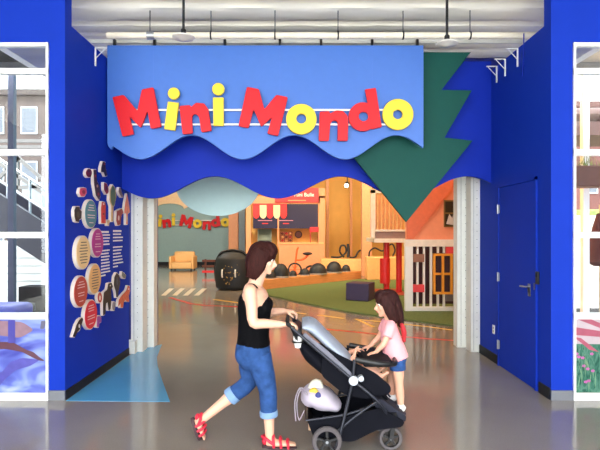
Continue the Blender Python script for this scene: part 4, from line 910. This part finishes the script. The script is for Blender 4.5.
# legs: front leg is the near one
hp_f = V(259, 352, -.08); kn_f = V(268.5, 387, -.085); an_f = V(270.5, 434, -.08)
hp_b = V(250, 352, .08); kn_b = V(247.5, 385, .075); an_b = V(201, 422, .05)
for hp, kn, an in ((hp_f, kn_f, an_f), (hp_b, kn_b, an_b)):
    b.loft([hp, hp.lerp(kn, .5), kn, kn.lerp(an, .3), kn.lerp(an, .7), an], [.088, .076, .056, .052, .038, .032], 16)
def foot(mb, an, heel, toe, w=.042):
    heel = Vector(heel); toe = Vector(toe); m_ = heel.lerp(toe, .55)
    mb.loft([heel, heel.lerp(toe, .3), m_, heel.lerp(toe, .85), toe], [(.026, .024), (.033, .028), (.038, .023), (.042, .015), (.03, .010)], 14, ref=Vector((0, 1, 0)))
    mb.loft([an, heel.lerp(toe, .22)+Vector((0, 0, .012))], [.033, .036], 14)
    up = (an-heel.lerp(toe, .3)); d = (toe-heel).normalized()
    for k, o in enumerate((-.028, -.014, 0, .013, .025)):
        L = (.02, .022, .02, .017, .013)[k]; p = heel.lerp(toe, .93)+Vector((0, o, 0)); mb.loft([p, p+d*(L+.012)], [.0085, .0075], 8); mb.ell(p+d*(L+.012), .0076, 8)
fz = .03
hf = Vector((V(267, 0).x, an_f.y, fz+.008)); tf = Vector((V(293, 0).x, an_f.y-.01, fz+.002))
foot(b, an_f, hf, tf)
tb_ = Vector((V(202.5, 0).x, an_b.y, .035)); hb_ = V(195.5, 421, .05); hb_.z -= .0
foot(b, an_b, hb_, tb_)
body = b.remesh(.0058, 5).build('body', SKIN, wm)
face_parts(T, R, hh, body)
# hair: shoulder-length bob
h_ = MB()
h_.ell(T(-.09, 0, .16), (hh*.47, hh*.41, hh*.42), 24, R)
h_.ell(T(-.25, 0, -.10), (hh*.30, hh*.36, hh*.42), 20, R)
for s in (-1, 1):
    h_.loft([T(.06, s*.25, .36), T(.0, s*.33, .1), T(-.06, s*.37, -.18), T(-.10, s*.36, -.46), T(-.04, s*.34, -.62)], [(.03, .05), (.028, .055), (.03, .06), (.028, .05), (.012, .02)], 12)
    h_.loft([T(-.05, s*.3, .3), T(-.12, s*.36, 0), T(-.15, s*.36, -.3), T(-.26, s*.32, -.66)], [(.04, .06), (.04, .07), (.035, .07), (.015, .03)], 12)
for k in range(16):
    a_ = k/15*2-1; x_ = -.42+.36*abs(a_)**2+random.uniform(-.03, .03); y_ = .36*a_
    h_.loft([T(x_+.02, y_*.9, .1), T(x_-.02, y_, -.2), T(x_+.03, y_*1.05, -.45), T(x_-.07*(1-abs(a_))-.02, y_*1.12, -.62-random.uniform(0, .1))], [(.016, .016), (.02, .02), (.018, .018), (.006, .006)], 8)
h_.loft([T(-.3, 0, .3), T(-.42, 0, 0), T(-.40, 0, -.3), T(-.36, 0, -.62)], [(.06, .04), (.08, .045), (.075, .045), (.04, .02)], 14)
h_.loft([T(.02, .05, .52), T(.2, -.06, .46), T(.31, -.12, .30), T(.28, -.27, .16)], [(.03, .02), (.045, .022), (.03, .018), (.015, .012)], 12)
h_.loft([T(.02, .08, .52), T(.2, .12, .46), T(.31, .15, .30), T(.26, .27, .16)], [(.03, .02), (.04, .022), (.03, .018), (.015, .012)], 12)
h_.remesh(.007, 3).build('hair', HAIR, wm)
# tank top
c = MB()
c.loft([V(253.5, 345), V(253.5, 334), V(254, 322), V(254.5, 308), V(254, 299), V(254, 292)], [(.174, .13), (.156, .12), (.152, .12), (.164, .13), (.158, .12), (.13, .088)], 28)
for s in (-1, 1):
    c.ell(V(265, 305.5, s*.07), (.06, .064, .063))
    c.loft([V(262, 300, s*.085), V(258, 288, s*.095), V(254, 283.8, s*.1), V(249, 285.5, s*.1), V(245.5, 296, s*.09)], [.015]*5, 12)
c.remesh(.008, 3).build('tank_top', mat('black_cotton', (9, 9, 12), .9, var=.1, spec=.1), wm)
# jeans
j = MB()
j.loft([V(253.5, 341.5), V(253, 349), V(254, 358), V(255, 366)], [(.168, .122), (.183, .135), (.17, .13), (.12, .1)], 28)
CF = kn_f.lerp(an_f, .46); CB = kn_b.lerp(an_b, .34)
j.loft([hp_f, hp_f.lerp(kn_f, .5), kn_f, CF], [.1, .087, .068, .063], 20); j.loft([hp_b, hp_b.lerp(kn_b, .5), kn_b, CB], [.1, .087, .068, .064], 20)
for s in (-1, 1): j.ell(V(246.5, 352, s*.075), (.08, .08, .09))
jn = j.remesh(.008, 3).build('jeans', JEAN, wm)
for a_, e_ in ((kn_f.lerp(an_f, .41), kn_f.lerp(an_f, .54)), (kn_b.lerp(an_b, .29), kn_b.lerp(an_b, .42))):
    MB().loft([a_, a_.lerp(e_, .15), a_.lerp(e_, .85), e_], [.064, .069, .069, .062], 24).build('rolled_cuff', CUFF, jn, label='faded pale cuff')
RS = mat('red_sandal_strap', (206, 34, 60), .5); SO = mat('dark_sandal_sole', (60, 40, 44), .7)
def sandal(heel, toe, an, label):
    heel = Vector(heel); toe = Vector(toe); d = (toe-heel).normalized(); L = (toe-heel).length; side = Vector((0, 1, 0)); up = side.cross(d)*-1
    if up.dot(an-heel) < 0: up = -up
    def Q(l, s, u): return heel+d*L*l+side*s+up*u
    m = MB(); n = 22; out = []
    for k in range(n):
        a_ = 2*PI*k/n; l = .5+.66*math.cos(a_); wd = (.034+.012*l)*math.sin(a_); out.append((l, wd))
    lo_ = [m.bm.verts.new(Q(l, s, -.045)) for l, s in out]; hi = [m.bm.verts.new(Q(l, s, -.02)) for l, s in out]
    for k in range(n): m.bm.faces.new([lo_[k], lo_[(k+1) % n], hi[(k+1) % n], hi[k]])
    m.bm.faces.new(lo_[::-1]); m.bm.faces.new(hi)
    o = m.build('sandal', SO, wm, bevel=.003)
    for l, h1, w_ in ((.82, .024, .045), (.55, .040, .044), (.28, .055, .042)):
        P = [Q(l+.02, -w_, -.02), Q(l, -w_*.95, h1*.4), Q(l-.03, -w_*.45, h1), Q(l-.03, w_*.45, h1), Q(l, w_*.95, h1*.4), Q(l+.02, w_, -.02)]
        MB().loft(P, [.0105]*6, 8).build('strap', RS, o)
    P = [Q(.3, -.04, .0), Q(.05, -.04, .035), Q(-.16, 0, .045), Q(.05, .04, .035), Q(.3, .04, 0)]
    MB().loft(P, [.0115]*5, 8).build('strap', RS, o)
    MB().ell(Q(-.07, 0, .01), (.02, .03, .028), 12).build('heel_cup', RS, o)
sandal(hf, tf, an_f, ''); sandal(hb_, tb_, an_b, '')

# ---------------------------------------------------------------- stroller (side view travelling +X, centre plane Y=3.88)
SC = 3.88; NR, FR = -.24, .24
def S(px, py, dy=0): q = W(px, py, SC); return Vector((q.x, SC+dy, max(q.z, 0)))
FABR = mat('black_canvas', (13, 14, 22), .9, var=.15, spec=.15); TUBE = mat('graphite_tube', (52, 54, 62), .35, .6); GCAN = mat('silver_grey_canopy', (158, 168, 184), .7, var=.08); GCAN2 = mat('mid_grey_fabric', (108, 108, 120), .8, var=.1)
st = thing('stroller', 'black stroller with a folded grey canopy pushed by the woman in the tank top', 'stroller', (S(345, 0).x, SC, 0))
for s in (NR, FR):
    MB().tube([S(290, 320, s*.9), S(297, 326, s), S(320, 346, s), S(352, 373, s), S(375, 393, s), S(386, 412, s*.75)], .0115, 12).build('frame_tube', TUBE, st)
    MB().tube([S(351, 352, s), S(349, 372, s), S(343, 400, s), S(334, 432, s*1.05), S(328, 438, s*1.1)], .012, 12).build('rear_leg', TUBE, st)
    MB().tube([S(334, 420, s), S(352, 405, s), S(372, 391, s)], .009, 10).build('cross_brace', TUBE, st)
    j_ = MB().cyl(S(350, 371, s-.02), S(350, 371, s+.02), .034).cyl(S(357, 369, s-.024), S(357, 369, s+.024), .02).build('hinge_joint', mat('silver_joint', (190, 196, 206), .4, .3), st)
b = S(290, 320, NR*.9); e = S(290, 320, FR*.9)
MB().loft([b, b+Vector((-.015, .03, .012)), e+Vector((-.015, -.03, .012)), e], [.016]*4, 14, ref=Vector((0, 0, 1))).build('handle', mat('black_foam_grip', (22, 22, 24), .8), st)
cn = MB().box(S(293, 335, -.17), S(302, 325, .17)).build('console', BLACK, st, bevel=.015)
for s in (NR, FR): MB().bar(S(293, 322, s*.95), S(298, 335, s*.7), .02, .03).build('console_arm', BLACK, st)
c0 = S(298, 343, -.15)
cup = thing('cup', 'white drinking cup in the stroller console', 'cup', c0)
MB().lathe([(.022, 0), (.034, .05), (.037, .085), (.037, .09)], c0).build('cup_body', WHITE, cup); MB().lathe([(.038, .09), (.038, .098), (.03, .103)], c0).build('cup_lid', BLACK, cup)
MB().lathe([(.041, 0), (.042, .012), (.046, .012), (.046, 0)], c0+Vector((0, 0, .04))).build('cup_ring', BLACK, st)
# seat shell
m = MB()
m.loft([S(300, 338), S(312, 352), S(326, 364), S(342, 376), S(352, 382)], [(.17, .035), (.185, .075), (.185, .075), (.18, .06), (.17, .04)], 24)
m.loft([S(344, 378), S(358, 380), S(372, 378)], [(.17, .05), (.165, .045), (.16, .035)], 20)
m.loft([S(366, 376), S(376, 386), S(386, 396)], [(.15, .03), (.14, .02), (.12, .015)], 18)
m.remesh(.014, 2).build('seat_shell', FABR, st)
for s in (-.2, .2):
    L = [S(322, 340, s), S(352, 356, s), S(372, 366, s), S(386, 378, s), S(386, 384, s), S(364, 390, s), S(342, 386, s), S(320, 368, s)]
    m = MB(); m.shape([rnd([(p.x, p.z) for p in L], .04)], 'F', SC+s, .018).build('seat_side', FABR, st)
m = MB()                                      # folded canopy: two long bands
m.loft([S(302, 323), S(312, 325), S(326, 338), S(342, 352), S(353, 363)], [(.2, .03), (.215, .05), (.215, .045), (.21, .035), (.2, .02)], 28)
m.remesh(.01, 2).build('canopy', GCAN, st)
for s in (-.222, .222): MB().loft([S(303, 329, s), S(322, 345, s), (S(340, 361, s)), S(352, 371, s)], [(.008, .022), (.008, .028), (.008, .026), (.008, .014)], 12).build('canopy_hinge_band', GCAN2, st)
tr = MB().loft([S(352, 352, -.23), S(374, 356, -.23), S(391, 358, -.16), S(393, 358, 0), S(391, 358, .16), S(374, 356, .23), S(352, 352, .23)], [(.022, .016)]*7, 12, ref=Vector((0, 0, 1))).build('bumper_bar', BLACK, st)
MB().box(S(360, 360, -.21), S(388, 354, .21)).build('snack_tray', mat('black_tray', (22, 22, 28), .8, spec=.2), st, bevel=.015)
# basket
m = MB(); A1 = [S(307, 411), S(345, 406), S(376, 398), S(399, 411), S(396, 416), S(372, 419), (S(350, 430)), S(314, 428)]
m.shape([rnd([(p.x, p.z) for p in A1], .03)], 'F', SC-.215, .012); m.shape([rnd([(p.x, p.z) for p in A1], .03)], 'F', SC+.215, .012)
P0, P1, P2, P3, P4 = S(308, 412), S(314, 428), S(350, 429.5), S(372, 418.5), S(397, 415)
for a_, b_ in ((P0, P1), (P1, P2), (P2, P3), (P3, P4)): m.bar(a_, b_, .42, .008)
m.build('basket', FABR, st)
for s in (-.215, .215): MB().tube([S(306, 410, s), S(345, 404, s), S(372, 394, s)], .009).build('basket_rim', TUBE, st)
MB().tube([S(306, 410, -.215), S(305, 411, 0), S(306, 410, .215)], .009).build('basket_rim', TUBE, st)
m = MB(); A2 = [S(372, 393), S(378, 392), S(402, 409), S(401, 414), S(372, 400)]
m.shape([rnd([(p.x, p.z) for p in A2], .012)], 'F', SC, .32).build('footrest', mat('navy_black_canvas', (26, 28, 44), .8), st)
def swheel(c, r, th, hubm):
    w_ = MB().lathe([(r*.72, -th*.42), (r*.93, -th*.5), (r, -th*.25), (r, th*.25), (r*.93, th*.5), (r*.72, th*.42)], c, 'Y', 36, True).build('wheel', mat('grey_tyre', (84, 78, 80), .7), st)
    mb = MB().lathe([(r*.7, -th*.2), (r*.74, -th*.45), (r*.74, th*.45), (r*.7, th*.2)], c, 'Y', 36, True).cyl(c+Vector((0, -th*.6, 0)), c+Vector((0, th*.6, 0)), r*.24)
    for k in range(5): a_ = k*2*PI/5+.3; q = c+Vector((r*.7*math.cos(a_), 0, r*.7*math.sin(a_))); mb.bar(c, q, th*.5, r*.16, Vector((0, 1, 0)).cross(q-c))
    mb.build('hub', BLACK, w_); MB().cyl(c+Vector((0, -th*.62, 0)), c+Vector((0, th*.62, 0)), r*.1).build('axle_cap', STEEL, w_)
def at(px, Y, r): return Vector(((px-HX)/F*Y, Y, r))
rw = .108; fw_ = .088
swheel(at(327, 3.61, rw), rw, .035, BLACK); swheel(at(327, 3.61, rw)+Vector((0, .54, 0)), rw, .035, BLACK)
MB().cyl(at(327, 3.6, rw), at(327, 3.61, rw)+Vector((0, .54, 0)), .011).build('rear_axle', TUBE, st)
for Y in (3.72, 4.05):
    c = at(390, Y, fw_); c.x = at(390, 3.74, fw_).x
    swheel(c, fw_, .035, BLACK)
    for s in (-.028, .028): MB().bar(c+Vector((0, s, 0)), c+Vector((.02, s, .13)), .012, .03).build('fork', BLACK, st)
    MB().cyl(c+Vector((.02, 0, .125)), c+Vector((.02, 0, .19)), .026).box(c+Vector((-.015, -.034, .115)), c+Vector((.055, .034, .14))).build('swivel', BLACK, st)
MB().cyl((c.x+.02, 3.72, .265), (c.x+.02, 4.05, .265), .014).build('front_axle', TUBE, st)
# bag in the basket
BAG = mat('lavender_grey_bag_cloth', (186, 176, 190), .8, var=.08)
g = thing('tote_bag', 'lavender grey bag stuffed in the stroller basket', 'bag', S(322, 410))
m = MB().loft([S(306, 403), S(312, 396), S(324, 398), S(336, 404), S(341, 406)], [(.08, .05), (.15, .095), (.16, .09), (.13, .05), (.04, .02)], 20).remesh(.012, 3).build('bag_body', BAG, g)
MB().loft([S(309, 392, -.1), S(301, 384, -.14), S(297, 396, -.16), S(299, 412, -.16), S(304, 405, -.12)], [(.012, .004)]*5, 8).build('strap', BAG, g)
MB().loft([S(308, 392, .0), S(300, 386, -.05), S(295, 398, -.08), S(296, 416, -.1)], [(.014, .005)]*4, 8).build('strap', BAG, g)
MB().box(S(308, 430-8, -.17), S(312, 414, -.13)).build('tag', mat('beige_strap_tag', (196, 160, 130), .7), g, bevel=.004)
yc = S(313, 387)
m = MB().loft([S(309, 393, -.04), S(313, 384, -.04), S(318, 382, -.03), S(321, 389, -.04)], [.02, .035, .035, .02], 12).remesh(.008, 2).build('folded_cloth', mat('white_cloth', (228, 224, 206), .8), label='white cloth tucked in the top of the grey bag', cat='cloth')
MB().loft([S(310, 388, -.09), S(314, 386, -.1), S(317, 390, -.1)], [.014, .02, .014], 12).build('yellow_toy', mat('yellow_plastic', (226, 190, 70), .5), label='small yellow item on the grey bag in the basket', cat='toy')
MB().ell(S(317.5, 390.5, -.13), (.022, .012, .03)).build('blue_toy', mat('navy_plastic', (40, 50, 120), .5), label='small dark blue item on the grey bag in the basket', cat='toy')
# toddler in the seat (head back under the canopy)
tod = thing('person', 'toddler lying back in the stroller with a hand on the tray', 'person', S(345, 375))
b = MB()
T3, R3 = head(b, S(322, 353), .15, (1, 0, 0), -.7)
b.loft([S(329, 358), S(338, 364), S(350, 371)], [(.05, .045), (.075, .06), (.075, .06)], 18)
for s in (-1, 1):
    b.loft([S(349, 371, s*.05), S(363, 366.5, s*.07), S(370, 369, s*.07), S(380, 374, s*.07)], [.042, .034, .03, .022], 12)
    b.loft([S(379, 374, s*.07), S(385, 370, s*.075)], [(.02, .018), (.018, .012)], 10); b.ell(S(385, 370, s*.075), (.018, .02, .014), 10)
    b.ell(S(333, 358, s*.075), .028, 12)
b.loft([S(333, 358, -.08), S(341, 361, -.11), S(350, 356, -.12), (S(353, 351, -.12))], [.026, .022, .019, .015], 12)
hand(b, S(353, 351, -.12), (.15, 0, 1), (1, 0, 0), .55, .6, 1)
b.loft([S(333, 358, .08), S(341, 361, .11), S(350, 357, .12), (S(358, 353, .1))], [.026, .022, .019, .015], 12)
hand(b, S(357, 353, .1), (1, 0, .2), (0, 0, -1), .55, .6, -1)
tb2 = b.remesh(.005, 3).build('body', SKIN2, tod); face_parts(T3, R3, .15, tb2)
MB().loft([S(330, 359), S(338, 364), S(350, 371), S(354, 371)], [(.055, .05), (.085, .068), (.085, .068), (.07, .05)], 20).build('romper', mat('dusty_navy_cotton', (50, 54, 84), .8), tod)
MB().ell(T3(-.1, 0, .17), (.07, .058, .062), 18, R3).build('hair', HAIR2, tod)

# ---- girl standing on the footrest, facing -X
CY = 3.93
def D(px, py, dy=0): q = W(px, py, CY); return Vector((q.x, CY+dy, q.z))
gl = thing('person', 'small girl in a pink shirt and denim shorts riding on the front of the stroller', 'person', (D(396, 0).x, CY, D(0, 409).z))
b = MB(); ch = .205
T2, R2 = head(b, D(385.5, 304), ch, (-1, -.15, 0), .12)
b.loft([D(389, 322), D(388.5, 317), D(388, 311)], [(.045, .04), (.032, .033), (.032, .035)], 14)
b.loft([D(395, 358), D(392, 345), D(389.5, 333), D(389, 324), D(389, 320)], [(.085, .07), (.08, .068), (.085, .06), (.085, .05), (.05, .035)], 20)
for s, (hx2, hy2) in ((-1, (372.5, 351)), (1, (370, 350))):
    s0 = D(388, 325, s*.09); e0 = D(382, 339, s*.115); w0 = D(hx2+2, hy2-1.5, s*.085)
    b.ell(s0, .03, 12); b.loft([D(389, 323, s*.05), s0, e0, e0.lerp(w0, .5), w0], [.03, .029, .024, .022, .016], 12)
    hand(b, w0, (-1, 0, -.25), (-.2, 0, -1), .62, .35, s)
b.loft([D(395, 353), D(396, 362)], [(.09, .075), (.075, .06)], 18)
for s, kn2, an2 in ((-1, (397.5, 382), (399.5, 402)), (1, (393, 380), (393.5, 396.5))):
    h0 = D(396, 359, s*.045); k0 = D(*kn2, s*.05); a0_ = D(*an2, s*.055)
    b.loft([h0, h0.lerp(k0, .5), k0, k0.lerp(a0_, .4), a0_], [.055, .047, .036, .036, .025], 14)
gb = b.remesh(.0052, 4).build('body', SKIN2, gl); face_parts(T2, R2, ch, gb)
h_ = MB(); h_.ell(T2(-.10, 0, .16), (ch*.46, ch*.4, ch*.4), 22, R2); h_.ell(T2(-.27, 0, -.1), (ch*.28, ch*.35, ch*.38), 18, R2)
for s in (-1, 1):
    h_.loft([T2(.1, s*.24, .36), T2(.05, s*.34, .1), T2(-.06, s*.36, -.2), T2(-.16, s*.3, -.55), T2(-.2, s*.26, -.75)], [(.026, .04), (.022, .045), (.026, .05), (.022, .04), (.01, .015)], 12)
h_.loft([T2(-.3, 0, .3), T2(-.42, 0, 0), T2(-.46, 0, -.4), T2(-.5, 0, -.8), T2(-.52, 0, -1.0)], [(.06, .035), (.075, .04), (.075, .04), (.055, .028), (.02, .012)], 14)
h_.loft([T2(.05, -.1, .5), T2(.24, -.08, .42), T2(.31, 0, .24), T2(.24, .2, .2)], [(.025, .018), (.035, .02), (.04, .015), (.012, .01)], 12)
h_.loft([T2(.05, .1, .5), T2(.24, .1, .42), T2(.31, .05, .24), T2(.24, -.22, .2)], [(.025, .018), (.035, .02), (.04, .015), (.012, .01)], 12)
h_.remesh(.0065, 3).build('hair', HAIR2, gl)
PK = mat('pink_cotton', (240, 166, 172), .85, var=.05, bump=.1)
s_ = MB().loft([D(396, 358), D(394, 350), D(391.5, 340), D(389.5, 331), D(389, 324), D(389, 319.5)], [(.112, .1), (.103, .092), (.093, .082), (.095, .07), (.095, .058), (.05, .04)], 24)
for s in (-1, 1): s_.loft([D(389, 323, s*.06), D(388, 325.5, s*.095), D(384.5, 334, s*.115)], [.042, .042, .04], 16)
s_.remesh(.007, 3).build('shirt', PK, gl)
q_ = MB().loft([D(395.5, 353), D(396, 360), D(396, 364)], [(.1, .082), (.098, .08), (.07, .06)], 22)
for s, kn2 in ((-1, (397.5, 382)), (1, (393, 380))): h0 = D(396, 358, s*.045); q_.loft([h0, h0.lerp(D(*kn2, s*.05), .43)], [.064, .061], 20)
q_.remesh(.007, 2).build('denim_shorts', JEAN, gl)
SHW = mat('white_sneaker', (232, 228, 228), .5); SHD = mat('dark_sneaker_trim', (60, 56, 72), .6)
for s, (x, y) in ((-1, (399.5, 405)), (1, (393.5, 399.5))):
    a_ = D(x, y, s*.055)
    sh = MB().loft([a_+Vector((.03, 0, -.015)), a_+Vector((.0, 0, .0)), a_+Vector((-.04, 0, -.01)), a_+Vector((-.085, 0, -.03)), a_+Vector((-.1, 0, -.034))], [(.02, .02), (.028, .034), (.03, .028), (.03, .02), (.018, .012)], 16).remesh(.005, 2).build('sneaker', SHW, gl)
    MB().loft([a_+Vector((.035, 0, -.045)), a_+Vector((-.03, 0, -.05)), a_+Vector((-.1, 0, -.052))], [(.024, .009), (.03, .009), (.022, .008)], 14).build('sole', SHD, sh); MB().tube([a_+Vector((-.02, -.028, .008)), a_+Vector((-.035, 0, .024)), a_+Vector((-.02, .028, .008))], .008).build('ankle_strap', SHD, sh)
MB().loft([D(400, 322, -.05), D(402.5, 330, -.05), D(403, 341, -.04)], [(.03, .014), (.042, .02), (.022, .012)], 16).remesh(.008, 2).build('red_scarf', mat('red_scarf_cloth', (176, 36, 44), .8), gl, label='red cloth at the nape')
